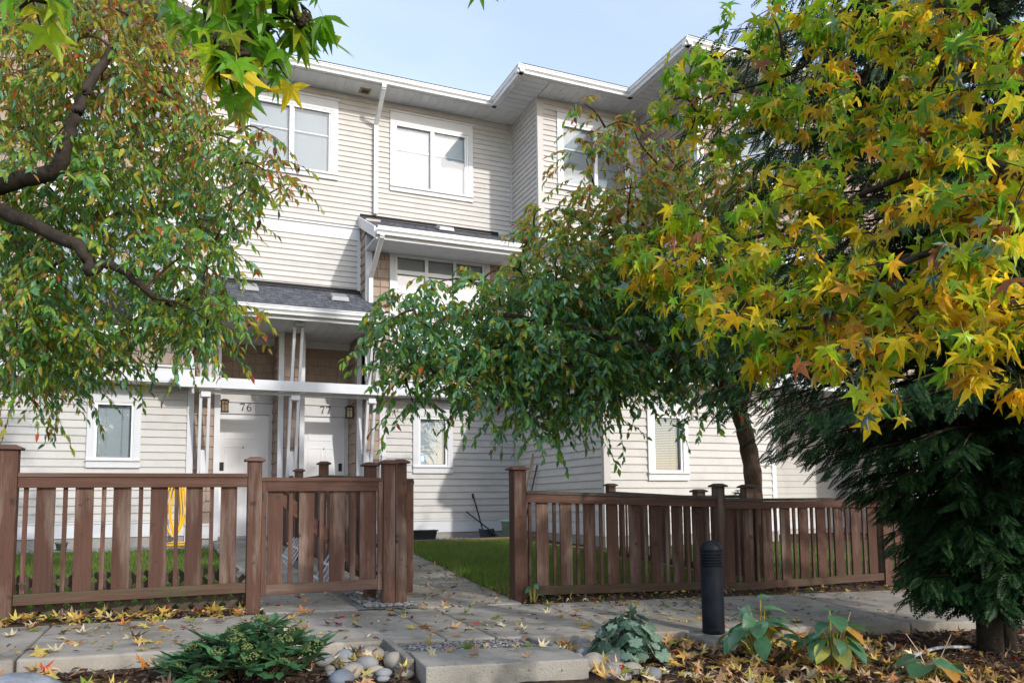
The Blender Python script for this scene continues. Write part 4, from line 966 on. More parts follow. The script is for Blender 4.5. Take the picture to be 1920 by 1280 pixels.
# tools leaning on the side wall
t1 = thing('rake', 'rake with a pale wooden handle leaning on the side wall', 'rake', (5.7, 12.3, .12))
b = MB(); b.tube([(5.62, 12.82, .14), (5.78, 12.47, 1.60)], .014, 8); b.build('shaft', M['handle_wood'], t1)
b = MB(); b.beam((5.55, 12.68, .15), (5.64, 12.98, .15), .02, .03)
for k in range(8): b.beam((5.553+k*.012, 12.69+k*.04, .15), (5.54+k*.012, 12.69+k*.04, .10), .006, .006)
b.build('rake_head', M['metal_dark'], t1)
t2 = thing('hoe', 'hoe with a dark brown handle leaning on the side wall', 'hoe', (5.7, 12.1, .12))
b = MB(); b.tube([(5.60, 12.58, .14), (5.78, 12.30, 1.39)], .014, 8); b.build('shaft', M['handle_brown'], t2); b = MB(); b.beam((5.53, 12.52, .13), (5.64, 12.64, .13), .01, .12); b.build('blade', M['metal_dark'], t2)
# small white border fencing leaning against the divider
for (na, nb, lab) in ((6.75, 7.5, 'white garden border pickets leaning on the divider fence, the nearer piece'), (8.9, 9.9, 'white garden border pickets leaning on the divider fence, the farther piece')):
    t = thing('border_fence', lab, 'edging', (1.3, na, .05), 'white border pickets')
    k = 0; n_ = na
    while n_ < nb:
        b = MB(); z0 = gz(1.3, n_)+.02; b.beam((1.20, n_, z0), (1.40, n_+.17, z0+.27), .018, .008, upv=(0, 1, 0)); b.build('picket', M['white'], t); n_ += .17
    for zz, uu, sh_ in ((.07, 1.245, .04), (.19, 1.335, .12)):
        b = MB(); b.beam((uu-.012, na-.02+sh_, gz(1.3, na)+.02+zz), (uu-.012, nb+sh_, gz(1.3, nb)+.02+zz), .008, .02); b.build('rail', M['white'], t)

# ------------------------------------------------------------------ foreground hardscape
bo = thing('bollard_light', 'black domed bollard light with louvre rings beside the walk', 'bollard', (3.38, 4.43, -.15))
B0 = -.135; bu, bn = 3.385, 4.44
b = MB(); b.lathe([(.0745, B0), (.0745, B0+.44)], bu, bn, 32); b.build('post', M['bollard'], bo, smooth=False)
for k in range(5):
    z = B0+.447+.0195*k; b = MB(); b.lathe([(.062, z-.004), (.0765, z), (.0775, z+.006), (.068, z+.0135)], bu, bn, 32); b.build('louvre', M['bollard'], bo)
b = MB(); b.lathe([(.060, B0+.44), (.060, B0+.55)], bu, bn, 24); b.build('lamp_core', M['metal_dark'], bo)
b = MB(); zt = B0+.546; b.lathe([(.0765*math.cos(a), zt+.072*math.sin(a)) for a in np.linspace(0, math.pi/2-.02, 10)], bu, bn, 32); b.build('dome', M['bollard'], bo, smooth=True)
ft = MB(); ft.hexa([(bu-.17, bn-.24, B0-.14), (bu+.15, bn-.22, B0-.14), (bu+.16, bn+.10, B0-.14), (bu-.16, bn+.10, B0-.14), (bu-.16, bn-.22, B0-.01), (bu+.14, bn-.2, B0-.012), (bu+.15, bn+.10, B0-.001), (bu-.15, bn+.10, B0-.001)])
ft.build('footing', M['block'], bo, bevel=.012)
st = MB(); st.hexa([(1.16, 3.77, -.36), (2.06, 3.77, -.40), (2.10, 4.20, -.4), (1.20, 4.20, -.36), (1.16, 3.77, -.040), (2.06, 3.77, -.078), (2.10, 4.20, -.078), (1.20, 4.20, -.040)])
tag(st.build('step_block', M['block'], None, bevel=.008), 'large concrete block step at the front centre', 'step')
ld = MB(); ld.hexa([(1.20, 4.20, -.25), (2.04, 4.20, -.25), (2.02, 4.56, -.25), (1.20, 4.56, -.25), (1.20, 4.20, -.075), (2.04, 4.20, -.105), (2.02, 4.56, -.085), (1.20, 4.56, -.055)])
tag(ld.build('gravel_landing', M['gravel_bed']), kind='structure')
sp = [(u, n, -.055-.03*(u-1.2)-.03*(4.56-n)) for u, n in zip(RNG.uniform(1.22, 2.0, 500), RNG.uniform(4.22, 4.54, 500))]
pebbles('gravel', sp, 'fine grey gravel between the walk and the concrete block step', .004, .011, M['pebble'])
e1 = thing('edging_board', 'grey timber edging with a stake left of the concrete step', 'edging', (1.15, 4.3, -.2))
b = MB(); b.hexa([(1.135, 4.02, -.3), (1.175, 4.02, -.3), (1.185, 4.56, -.3), (1.145, 4.56, -.3), (1.135, 4.02, -.045), (1.175, 4.02, -.045), (1.185, 4.56, -.02), (1.145, 4.56, -.02)]); b.build('board', M['oldboard'], e1, bevel=.004)
b = MB(); b.box(1.095, 4.05, -.4, 1.133, 4.10, -.085); b.build('stake', M['oldboard'], e1, bevel=.004)
e2 = thing('edging_board', 'grey timber edging right of the concrete step', 'edging', (2.05, 4.3, -.2))
b = MB(); b.hexa([(2.06, 4.205, -.3), (2.10, 4.205, -.3), (2.06, 4.56, -.3), (2.02, 4.56, -.3), (2.06, 4.205, -.075), (2.10, 4.205, -.075), (2.06, 4.56, -.07), (2.02, 4.56, -.07)]); b.build('board', M['oldboard'], e2, bevel=.004)
# river stones
def stone_obj(name, u, n, z, s, mt, label, cat, group=None, sub=I3, seed=0, rough=.06):
    T, F = sub; rg = np.random.default_rng(seed); V = T.copy()
    for _ in range(5):
        dvec = rg.normal(size=3); dvec /= np.linalg.norm(dvec); V *= (1+rough*np.sin(rg.uniform(1, 2.5)*(V@dvec)+rg.uniform(0, 6)))[:, None]
    V = V*np.array(s); a = rg.uniform(0, 6.28); V = np.stack([V[:, 0]*math.cos(a)-V[:, 1]*math.sin(a), V[:, 0]*math.sin(a)+V[:, 1]*math.cos(a), V[:, 2]], 1)
    o = np_obj(name, V, F, mt, None, smooth=True, loc=(u, n, z)); tag(o, label, cat, group); return o
mats_ = [('stone_grey', 'grey'), ('stone_tan', 'tan'), ('stone_blue', 'blue-grey')]
def stones(cx, cn, sx, sn, cnt, where, grp, seed):
    rg = random.Random(seed); put = []
    for i in range(900):
        if len(put) >= cnt: break
        u, n = cx+rg.uniform(-sx, sx), cn+rg.uniform(-sn, sn); r_ = rg.choice((.03, .042, .052, .062, .075))
        if all(math.hypot(u-p[0], n-p[1]) > (r_+p[2])*.92 for p in put): put.append((u, n, r_))
    for i, (u, n, r_) in enumerate(put):
        mk, cn_ = mats_[rg.choice((0, 0, 1, 1, 2))]; sz = 'large' if r_ > .06 else 'small' if r_ < .04 else 'mid-sized'
        stone_obj('river_stone', u, n, soil(u, n)+r_*.42, (r_*1.15, r_*.95, r_*rg.uniform(.6, .8)), M[mk], f'{sz} smooth {cn_} river stone {where}', 'stone', f'{sz} {cn_} stones {grp}', seed=seed*100+i)
stones(.96, 4.22, .20, .26, 22, 'in the heap left of the concrete step', 'left of the step', 3)
stones(2.28, 4.12, .17, .42, 26, 'in the bed right of the concrete step', 'right of the step', 4)
stone_obj('boulder', -.66, 4.22, -.16, (.26, .2, .19), M['boulder'], 'rough grey boulder at the bottom left corner', 'boulder', seed=7, rough=.1)
stone_obj('boulder', .02, 4.02, -.23, (.12, .1, .08), M['boulder'], 'flat pale rock among leaves left of the shrub', 'rock', seed=8, rough=.1)
# irrigation pipe in the mulch under the cedar
pts = polyline([(4.30, 3.72, soil(4.30, 3.72)+.015), (4.6, 3.82, soil(4.6, 3.82)+.035), (4.85, 3.88, soil(4.85, 3.88)+.045), (5.15, 3.9, soil(5.1, 3.9)+.03)], 8)
b = MB(); b.tube(pts, .011, 8); tag(b.build('irrigation_pipe', M['pipe'], None, smooth=True), 'thin pale plastic pipe lying on the mulch under the cedar', 'pipe')
# ------------------------------------------------------------------ trees
T2C = [(3.92,7.02,4.33,.26),(4.08,6.89,4.65,.22),(4.4,6.87,4.73,.22),(4.9,7.23,4.76,.26),(3.79,7.21,3.8,.26),(4.23,7.34,4.09,.3),(4.07,6.39,3.9,.3),(4.72,6.77,4.24,.3),(5.47,7.18,4.52,.3),(5.55,6.85,4.53,.3),(3.35,7.13,3.48,.22),(3.4,6.6,3.16,.3),(3.95,6.93,3.44,.34),(4.17,6.66,3.49,.36),(4.75,6.9,3.7,.38),(5.19,6.87,3.87,.38),(5.11,6.29,3.77,.36),(5.57,6.4,4.17,.34),(1.93,7.0,2.65,.18),(2.33,7.26,2.91,.18),(2.66,7.17,2.95,.18),(2.86,6.89,2.76,.24),(3.36,7.39,3.02,.28),(3.37,6.66,2.8,.34),(3.98,7.12,3.04,.38),(4.1,6.58,2.96,.4),(4.4,6.41,3.0,.4),(5.41,7.2,3.52,.4),(1.83,6.99,2.44,.18),(2.04,6.85,2.42,.26),(2.64,7.69,2.71,.28),(2.94,7.54,2.65,.32),(3.01,6.88,2.51,.36),(3.7,7.57,2.72,.4),(3.89,7.08,2.63,.4),(4.4,7.18,2.69,.4),(4.52,6.65,2.64,.4),(5.41,7.32,2.99,.4),(1.74,7.24,2.28,.16),(2.01,7.36,2.27,.22),(2.39,7.64,2.32,.3),(2.49,6.95,2.17,.34),(2.84,7.0,2.23,.36),(3.07,6.77,2.18,.4),(3.45,6.72,2.17,.4),(3.8,6.61,2.17,.4),(4.35,6.81,2.3,.4),(4.99,7.05,2.45,.4),(4.93,6.42,2.35,.4),(2.03,7.25,1.94,.2),(2.27,7.08,1.98,.24),(2.61,6.97,1.98,.28),(3.22,7.51,2.01,.32),(3.41,7.12,1.91,.32),(3.72,6.91,1.9,.34),(4.23,7.04,2.05,.34),(4.87,7.2,2.2,.32),(4.85,6.51,2.14,.32),(2.15,7.4,1.73,.14),(3.13,6.92,1.63,.2),(3.54,7.21,1.68,.2),(3.79,7.23,1.72,.18),(3.27,6.92,1.48,.12),(5.39,7.01,1.9,.2),(4.79,6.9,1.92,.18),(4.48,7.02,1.92,.16),(5.3,6.38,2.42,.34),(5.55,6.34,2.66,.34),(5.54,6.47,3.14,.36),(5.86,7.27,3.08,.38),(5.67,6.38,3.65,.3),(6.25,6.89,3.4,.3),(5.89,6.98,2.22,.22),(3.13,7.2,3.14,.16),(3.31,6.87,3.66,.12),(1.68,7.1,2.02,.1),(3.79,6.81,4.81,.1)]
T1C = [(-1.33,7.84,4.92,.32),(-.78,6.43,4.2,.32),(-.54,7.46,4.81,.32),(-.19,7.41,4.74,.32),(.0,7.42,4.94,.32),(-1.12,6.48,3.86,.32),(-1.05,8.06,4.64,.32),(-.55,6.33,3.91,.32),(-.28,6.66,4.07,.32),(.02,7.02,4.26,.32),(-1.35,8.18,4.23,.32),(-.86,6.94,3.76,.32),(-.63,7.88,4.23,.32),(-.2,7.02,3.92,.32),(.12,6.47,3.7,.32),(.35,6.39,3.64,.2),(-1.07,6.78,3.3,.32),(-.75,6.46,3.19,.32),(-.47,6.47,3.28,.32),(-.2,7.32,3.66,.32),(.15,7.71,3.9,.32),(.38,6.12,3.32,.2),(.58,5.83,3.19,.2),(.93,7.37,3.74,.14),(-1.21,7.52,3.12,.32),(-.85,7.13,3.08,.32),(-.51,6.68,2.97,.32),(-.19,7.18,3.23,.32),(.15,7.44,3.42,.32),(.38,6.68,3.18,.2),(-1.08,7.3,2.7,.32),(-.8,6.51,2.55,.32),(-.24,7.81,3.04,.32),(.03,6.11,2.57,.32),(.27,6.82,2.9,.2),(.43,7.37,3.19,.2),(-1.07,6.79,2.27,.32),(-1.02,7.85,2.58,.32),(-.14,7.87,2.67,.32),(.1,7.19,2.52,.32),(.3,7.39,2.54,.2),(-1.09,6.78,2.07,.32),(-.95,7.32,2.17,.32),(-.66,6.67,2.04,.32),(.05,7.62,2.47,.32),(.23,6.54,2.2,.32),(-1.23,7.49,1.94,.32),(-1.13,8.45,2.08,.32),(-.83,8.05,2.08,.32),(-.56,8.15,2.21,.32),(.65,6.5,3.79,.14),(.54,6.65,3.42,.2),(-1.23,7.69,5.1,.32),(-.75,7.05,4.83,.32),(-.41,6.57,4.59,.32),(-1.6,7.32,4.42,.32),(-1.47,6.87,3.57,.32),(-1.56,7.38,3.11,.32),(-1.79,8.65,2.75,.32),(-1.76,8.65,2.1,.32),(-.33,7.39,2.34,.14),(.23,6.93,2.13,.14),(-.36,6.84,2.57,.14),(-1.62,6.73,4.51,.32),(-1.22,6.85,4.95,.32),(-.95,7.63,5.54,.32),(-2.13,8.46,3.91,.32),(-1.89,7.53,2.68,.32)]
T1limbs = [[(-2.12,7.79,3.09),(-1.61,7.13,3.15),(-1.19,6.52,3.07),(-1.0,6.33,3.08),(-.79,6.13,3.09),(-.73,6.08,3.27),(-.68,6.04,3.46),(-.61,6.1,3.73),(-.48,6.22,4.11)],[(-2.12,7.79,3.09),(-1.5,7.09,3.08),(-1.19,6.54,2.89),(-.92,6.33,2.74),(-.66,6.12,2.57),(-.57,6.1,2.46),(-.55,6.09,2.38),(-.45,6.05,2.44),(-.31,5.99,2.36),(-.14,6.04,2.22)]]
T2limbs = [[(5.66,6.72,.4),(5.66,6.67,.96),(5.58,6.66,1.41),(5.51,6.66,1.69),(5.56,6.62,1.89)],[(5.51,6.66,1.69),(5.21,6.59,1.98),(4.93,6.49,2.06),(4.67,6.49,2.13),(4.22,6.56,2.27),(3.59,6.7,2.46),(2.88,6.89,2.55)],[(5.56,6.62,1.89),(5.65,6.6,2.2),(5.65,6.66,2.68),(5.32,6.74,3.37),(4.88,6.87,3.95)],[(5.56,6.62,1.89),(5.53,6.77,2.17),(5.45,6.87,2.59),(5.4,6.95,3.08)]]
T3C = [(2.74,2.95,3.19,.24),(2.78,2.73,3.04,.33),(2.8,2.51,2.94,.42),(2.82,2.3,2.8,.52),(2.81,2.09,2.7,.6),(2.8,1.89,2.57,.6),(2.62,3.44,3.16,.06),(2.69,3.3,3.15,.12),(2.77,3.16,3.12,.19),(2.8,2.95,2.98,.26),(2.85,2.72,2.86,.36),(2.88,2.5,2.73,.46),(2.91,2.27,2.66,.56),(2.89,2.07,2.52,.6),(2.88,1.87,2.43,.6),(2.51,3.51,2.98,.04),(2.6,3.37,2.87,.13),(2.68,3.23,2.86,.18),(2.73,3.0,2.73,.27),(2.86,2.84,2.68,.37),(2.89,2.61,2.61,.46),(2.93,2.39,2.48,.57),(2.95,2.17,2.4,.64),(2.85,1.9,2.23,.64),(2.56,3.4,2.77,.14),(2.64,3.27,2.65,.22),(2.76,3.1,2.65,.3),(2.81,2.88,2.5,.41),(2.87,2.64,2.41,.51),(2.91,2.41,2.32,.62),(2.93,2.2,2.22,.71),(2.85,1.92,2.07,.72),(2.82,2.79,2.27,.5),(2.86,2.67,2.23,.56),(2.83,2.47,2.15,.64),(2.83,2.25,2.09,.72),(2.82,2.05,1.99,.77),(2.78,1.86,1.91,.77),(2.24,3.51,1.98,.32),(2.3,3.37,2.02,.29),(2.4,3.21,2.04,.34),(2.41,2.99,2.02,.38),(2.43,2.77,1.98,.45),(2.51,2.62,1.99,.52),(2.58,2.49,1.95,.6),(2.65,2.35,1.92,.69),(2.67,2.13,1.86,.79),(2.64,1.93,1.77,.83),(2.61,1.73,1.72,.82),(2.19,3.32,1.87,.33),(2.26,3.18,1.82,.36),(2.29,2.95,1.82,.42),(2.32,2.72,1.78,.49),(2.33,2.5,1.74,.57),(2.42,2.36,1.71,.66),(2.44,2.14,1.67,.76),(2.52,2.0,1.64,.87),(2.57,1.87,1.58,.9),(2.51,1.68,1.54,.89),(2.23,3.1,1.68,.41),(2.24,2.89,1.62,.48),(2.26,2.66,1.59,.55),(2.28,2.43,1.54,.65),(2.29,2.22,1.51,.74),(2.38,2.07,1.48,.84),(2.45,1.93,1.45,.95),(2.51,1.8,1.43,.96),(2.44,1.62,1.38,.96),(2.16,2.6,1.46,.56),(2.23,2.47,1.4,.64),(2.29,2.33,1.42,.72),(2.33,2.11,1.35,.84),(2.38,1.97,1.36,.94),(2.47,1.83,1.34,1.0),(2.42,1.64,1.28,1.0),(2.17,2.4,1.31,.65),(2.23,2.05,1.21,.83),(2.21,1.96,1.18,.87),(2.38,1.67,1.16,1.0),(2.4,1.67,1.06,1.0),(2.33,3.34,2.15,.25)]
T3limbs = [[(3.05,1.57,2.5),(2.82,1.87,2.65),(2.8,2.0,2.57),(2.87,2.2,2.45),(2.96,2.38,2.43)],[(3.06,1.6,2.13),(2.93,1.84,2.51),(2.9,2.17,2.62),(2.88,2.59,2.93),(2.83,2.94,2.9),(2.64,3.35,2.94)],[(2.85,1.53,1.62),(2.66,1.71,1.66),(2.6,1.95,1.67),(2.46,2.14,1.61),(2.44,2.36,1.56),(2.37,2.62,1.52)],[(2.89,1.7,1.84),(2.85,2.03,2.07),(2.77,2.39,2.09),(2.61,2.69,2.0),(2.46,3.08,2.0),(2.26,3.5,1.96)],[(2.57,1.67,1.4),(2.38,1.66,1.23),(2.36,1.67,1.14),(2.4,1.67,1.06)],[(2.55,2.09,1.67),(2.45,2.05,1.4),(2.3,2.02,1.23)]]
T4C = [(.07,2.06,2.0),(.13,2.03,1.98),(.21,1.97,1.98),(.27,1.94,1.95),(.05,2.06,1.91),(.11,1.94,1.83),(.19,1.99,1.9),(.07,1.94,1.77),(.14,1.97,1.8),(.19,2.02,1.82),(.16,2.0,1.92),(.24,1.86,1.94),(.06,2.1,2.05),(-.38,2.21,2.0),(-.32,2.17,2.01),(.11,1.84,1.94),(.2,1.93,2.04)]
T4tip = [(.71,1.86,2.1),(.78,1.83,2.1)]
T4limb = [(-.07,1.6,2.53),(.01,1.82,2.26),(.04,1.93,2.04),(.06,1.99,1.94),(.1,1.98,1.9),(.15,1.96,1.86)]
T3R = [(2.89,1.65,2.63,.75),(3.17,1.47,2.55,.75),(3.03,1.69,2.5,.75),(3.4,1.55,2.47,.75),(3.04,1.76,2.4,.75),(3.19,1.46,2.17,.75),(2.66,1.5,1.99,.75),(3.18,1.47,2.06,.75),(2.86,1.66,1.84,.75),(3.33,1.55,1.95,.75),(2.9,1.68,1.74,.75),(2.83,1.32,1.53,.75),(2.83,1.69,1.49,.75),(3.22,1.52,1.54,.75),(2.63,1.58,1.35,.75),(2.66,1.27,1.27,.75),(2.55,1.5,1.14,.75),(3.12,1.51,1.14,.75),(2.53,2.6,3.28,.5),(2.65,2.43,3.2,.5),(2.76,2.28,3.07,.5),(2.85,2.13,3.03,.5),(2.93,1.98,2.95,.5),(3.0,1.84,2.91,.5)]
def nrm(a): return a/np.maximum(np.linalg.norm(a, axis=-1, keepdims=True), 1e-9)
def scatter(T, F, pos, d, nv, sc):
    """instances of template T (x along the blade, y across, z normal)"""
    d = nrm(d); y = nrm(np.cross(nv, d)); z = np.cross(d, y); sc = np.asarray(sc)[:, None, None]
    V = pos[:, None, :]+sc*(T[None, :, 0:1]*d[:, None]+T[None, :, 1:2]*y[:, None]+T[None, :, 2:3]*z[:, None])
    FF = (F[None]+np.arange(len(pos))[:, None, None]*len(T)).reshape(-1, 3)
    return V.reshape(-1, 3), FF
# templates
OV = np.array([(0, 0, 0), (.3, .165, .05), (.3, -.165, .05), (.62, .135, .02), (.62, -.135, .02), (1, 0, -.10), (.5, 0, -.02)], float)
OV2 = OV*np.array([1, 1.25, 1.3])
OVF = np.array([(0, 6, 1), (0, 2, 6), (1, 6, 3), (2, 4, 6), (3, 6, 5), (6, 4, 5)])
def star(curl, fold, petiole=True, twist=0, sd=0):
    q = random.Random(sd)
    P = [(0, 0)]; A = []
    tips = [(-112, .70), (-55, .95), (0, 1.0), (55, .95), (112, .70)]; notch = [-152, -84, -27, 27, 84, 152]; nr = [.15, .27, .31, .31, .27, .15]
    tips = [(a+q.uniform(-7, 7), l*q.uniform(.86, 1.08)) for a, l in tips]
    for i, (a, l) in enumerate(tips):
        wv = q.uniform(12.5, 16.5); A.append((notch[i]+q.uniform(-4, 4), nr[i]*1.18)); A += [(a-wv, l*.55), (a+q.uniform(-4, 4), l), (a+wv, l*.55)]
    A.append((notch[5], nr[5]))
    V = [(0, 0, 0)]
    for a, r_ in A:
        x, y = r_*math.cos(R(a)), r_*math.sin(R(a))
        tip = abs(r_-.6) > .2
        V.append((x, y, -curl*r_*r_ + fold*abs(y)*.6 + twist*x*y + (.0 if tip else .03)))
    n = len(V)
    F = [(0, i, i+1) for i in range(1, n-1)]
    m = [0]*len(F)
    if petiole:
        b = len(V); V += [(0, .012, .0), (0, -.012, 0), (-.38, .010, .10), (-.38, -.010, .10), (-.75, .009, .30), (-.75, -.009, .30)]
        F += [(b, b+1, b+3), (b, b+3, b+2), (b+2, b+3, b+5), (b+2, b+5, b+4)]; m += [1]*4
    return np.array(V), np.array(F), np.array(m)
STARS = [star(.12, .25, sd=1), star(.35, .1, twist=.2, sd=2), star(.5, .35, sd=3), star(.2, -.15, twist=-.3, sd=4), star(.65, .15, twist=.35, sd=5), star(.3, .45, twist=-.2, sd=6), star(-.15, .3, sd=7), star(.45, -.1, twist=.4, sd=8)]
FLATS = [star(.05, .12, sd=11), star(.18, .2, twist=.2, sd=12), star(-.55, .35, twist=.2, sd=13), star(.4, -.25, twist=-.4, sd=14)]

def skeleton(root_nodes, targets):
    """greedy attachment of targets to the nearest node of a growing skeleton"""
    nodes_ = [Vector(p) for p in root_nodes]; segs = []
    for t in sorted([Vector(t) for t in targets], key=lambda q: min((q-n).length for n in nodes_)):
        j = min(range(len(nodes_)), key=lambda i: (nodes_[i]-t).length+.25*max(0, nodes_[i].z-t.z))
        a = nodes_[j]; L = (t-a).length
        mid = (a+t)/2+Vector((random.uniform(-.12, .12), random.uniform(-.12, .12), .10+random.uniform(-.05, .1)))*L
        q = polyline([a, mid, t], 3); segs.append(q); nodes_ += [q[2], q[4], q[-1]]
    return segs
def tree(name, label, loc, limbs, limb_r, clumps, twigs, leaves, pick, L0, bark, group=None, seed=1, trunk=None, trunk_r=None, down=.8, spread=1.0, ov=OV, nind=0, leafm=LG, vis=None, hi0=3.3):
    rg = np.random.default_rng(seed); T = thing(name, label, 'tree', loc, group)
    if trunk:
        b = MB(); pl_ = polyline(trunk, 6); b.tube(pl_, [trunk_r[0]+(trunk_r[1]-trunk_r[0])*i/(len(pl_)-1)+.006*math.sin(i*2.1) for i in range(len(pl_))], 12); b.build('trunk', bark, T, smooth=True)
    rn = []
    for lb, (ra, rb) in zip(limbs, limb_r):
        pl_ = polyline(lb, 5); k = len(pl_); b = MB()
        b.tube([p+Vector((random.uniform(-.012, .012), random.uniform(-.012, .012), random.uniform(-.012, .012))) if 0 < i < k-1 else p for i, p in enumerate(pl_)], [ra+(rb-ra)*i/(k-1) for i in range(k)], 8); b.build('limb', bark, T, smooth=True)
        rn += pl_[3:]
    b = MB()
    for q in skeleton(rn, [c[:3] for c in clumps]):
        b.tube(q, [.013-.008*i/(len(q)-1) for i in range(len(q))], 5, cap=False)
    pos = []; dr = []; nv = []; sc = []; mi = []
    for c in clumps:
        cx = np.array(c[:3]); r_ = c[3]
        nt_ = max(3, int(twigs*(r_/.35)**2*(1-.3*smooth01((cx[2]-hi0)/.9))))
        for _ in range(nt_):
            s = cx+rg.normal(size=3)*np.array([1, 1, .8])*r_*.42*spread
            d = nrm(rg.normal(size=3)*np.array([1, 1, .45])+np.array([0, 0, .1])+.8*(s-cx)/max(r_, .05)); Lt = rg.uniform(.22, .5)*min(1.1, .5+r_*1.6); pts = []
            for k in range(5):
                t = k/4; pts.append(s+d*t*Lt+np.array([0, 0, -.55*t*t*Lt]))
            b.tube(pts, .0022, 3, cap=False)
            nl = int(leaves*Lt/.4)+2
            for k in range(nl):
                t = .1+.9*(k+rg.uniform(0, .6))/nl; p = s+d*t*Lt+np.array([0, 0, -.55*t*t*Lt])
                side = np.cross(d, [0, 0, 1])*(1 if k % 2 else -1)
                ld = nrm(d*.5+side*.55+np.array([0, 0, -down])+rg.normal(size=3)*.28)
                pos.append(p); dr.append(ld); nv.append(nrm(np.array([0, 0, .6])+d*.5+rg.normal(size=3)*.55)); sc.append(L0*rg.uniform(.7, 1.2)); mi.append(pick(rg, p))
    b.build('twigs', M['twig'], T, kind='stuff')
    pos = np.array(pos); dr = np.array(dr); nv = np.array(nv); sc = np.array(sc); mi = np.array(mi)
    ind = np.zeros(len(pos), bool)
    if nind:
        dist = np.linalg.norm(pos-np.array([0, 0, .75]), axis=1)
        if vis is not None: dist = dist+np.where([vis(p) for p in pos], 0, 99)
        ind[np.argsort(dist)[:nind]] = True
        mk = {}
        for i in np.where(ind)[0]:
            k = int(mi[i])
            if k not in mk:
                me = bpy.data.meshes.new('leaf'); me.from_pydata([tuple(v) for v in ov], [], [tuple(map(int, f)) for f in OVF]); me.materials.append(leafm[k]); me.update(); mk[k] = me
            d = dr[i]; y = nrm(np.cross(nv[i], d)); z = np.cross(d, y); Mx = Matrix(((d[0], y[0], z[0]), (d[1], y[1], z[1]), (d[2], y[2], z[2])))
            o = bpy.data.objects.new('leaf', mk[k]); o.rotation_euler = Mx.to_euler(); o.scale = (sc[i],)*3; place(o, T, pos[i])
    k = ~ind
    V, F = scatter(ov, OVF, pos[k], dr[k], nv[k], sc[k])
    np_obj('foliage', V, F, leafm, T, np.repeat(mi[k], len(OVF)), kind='stuff')
    return T
def pickT2(rg, p):
    h = (p[2]-2.3)/1.7; x = rg.random()
    red = .015+.07*smooth01((p[2]-2.8)/1)*(1 if p[0] < 5.2 else .5)
    if x < red: return 3 if rg.random() < .6 else 4
    if x < red+.05+.5*smooth01(h): return 2 if rg.random() < .75 else 4
    return 1 if rg.random() < .62-.3*smooth01(h) else 0
tree('ornamental_tree', 'small spreading tree with drooping dark green leaves and forked trunk behind the right fence', (5.62, 6.7, 0),
     T2limbs[1:], [(.075, .022), (.07, .018), (.06, .02)], T2C, 41, 14, pickT2, .090, M['bark'], seed=3, ov=OV2,
     trunk=[(5.72, 6.76, -.1), (5.68, 6.74, .35)]+T2limbs[0][1:], trunk_r=(.105, .075), down=.75, nind=150, vis=lambda p: p[0] < 5.0)
def pickT1(rg, p):
    x = rg.random(); hi = smooth01((p[2]-3.1)/1.2); lo = smooth01((2.1-p[2])/.5)*(1 if p[0] < -1.1 else .2)
    tipr = smooth01((p[0]-.35)/.4)*.35
    if x < .02+.05*hi+.10*lo+tipr*.4: return 3 if rg.random() < .55 else 4
    if x < .18+.46*hi+.35*lo+tipr: return 2 if rg.random() < .7 else 4
    return 0 if rg.random() < .6 else 1
tree('ornamental_tree', 'autumn-tinged tree with hanging twigs overhanging the left fence, trunk out of view', (-2.2, 8.0, 0),
     T1limbs, [(.075, .03), (.065, .022)], T1C, 42, 13, pickT1, .087, M['bark_dark'], seed=5, hi0=5.2,
     trunk=[(-2.25, 8.05, -.1), (-2.2, 7.95, 1.2), (-2.15, 7.85, 2.3), (-2.12, 7.79, 3.09), (-2.2, 7.9, 4.6)], trunk_r=(.13, .06), down=.95, nind=150, vis=lambda p: p[0] > -1.2)

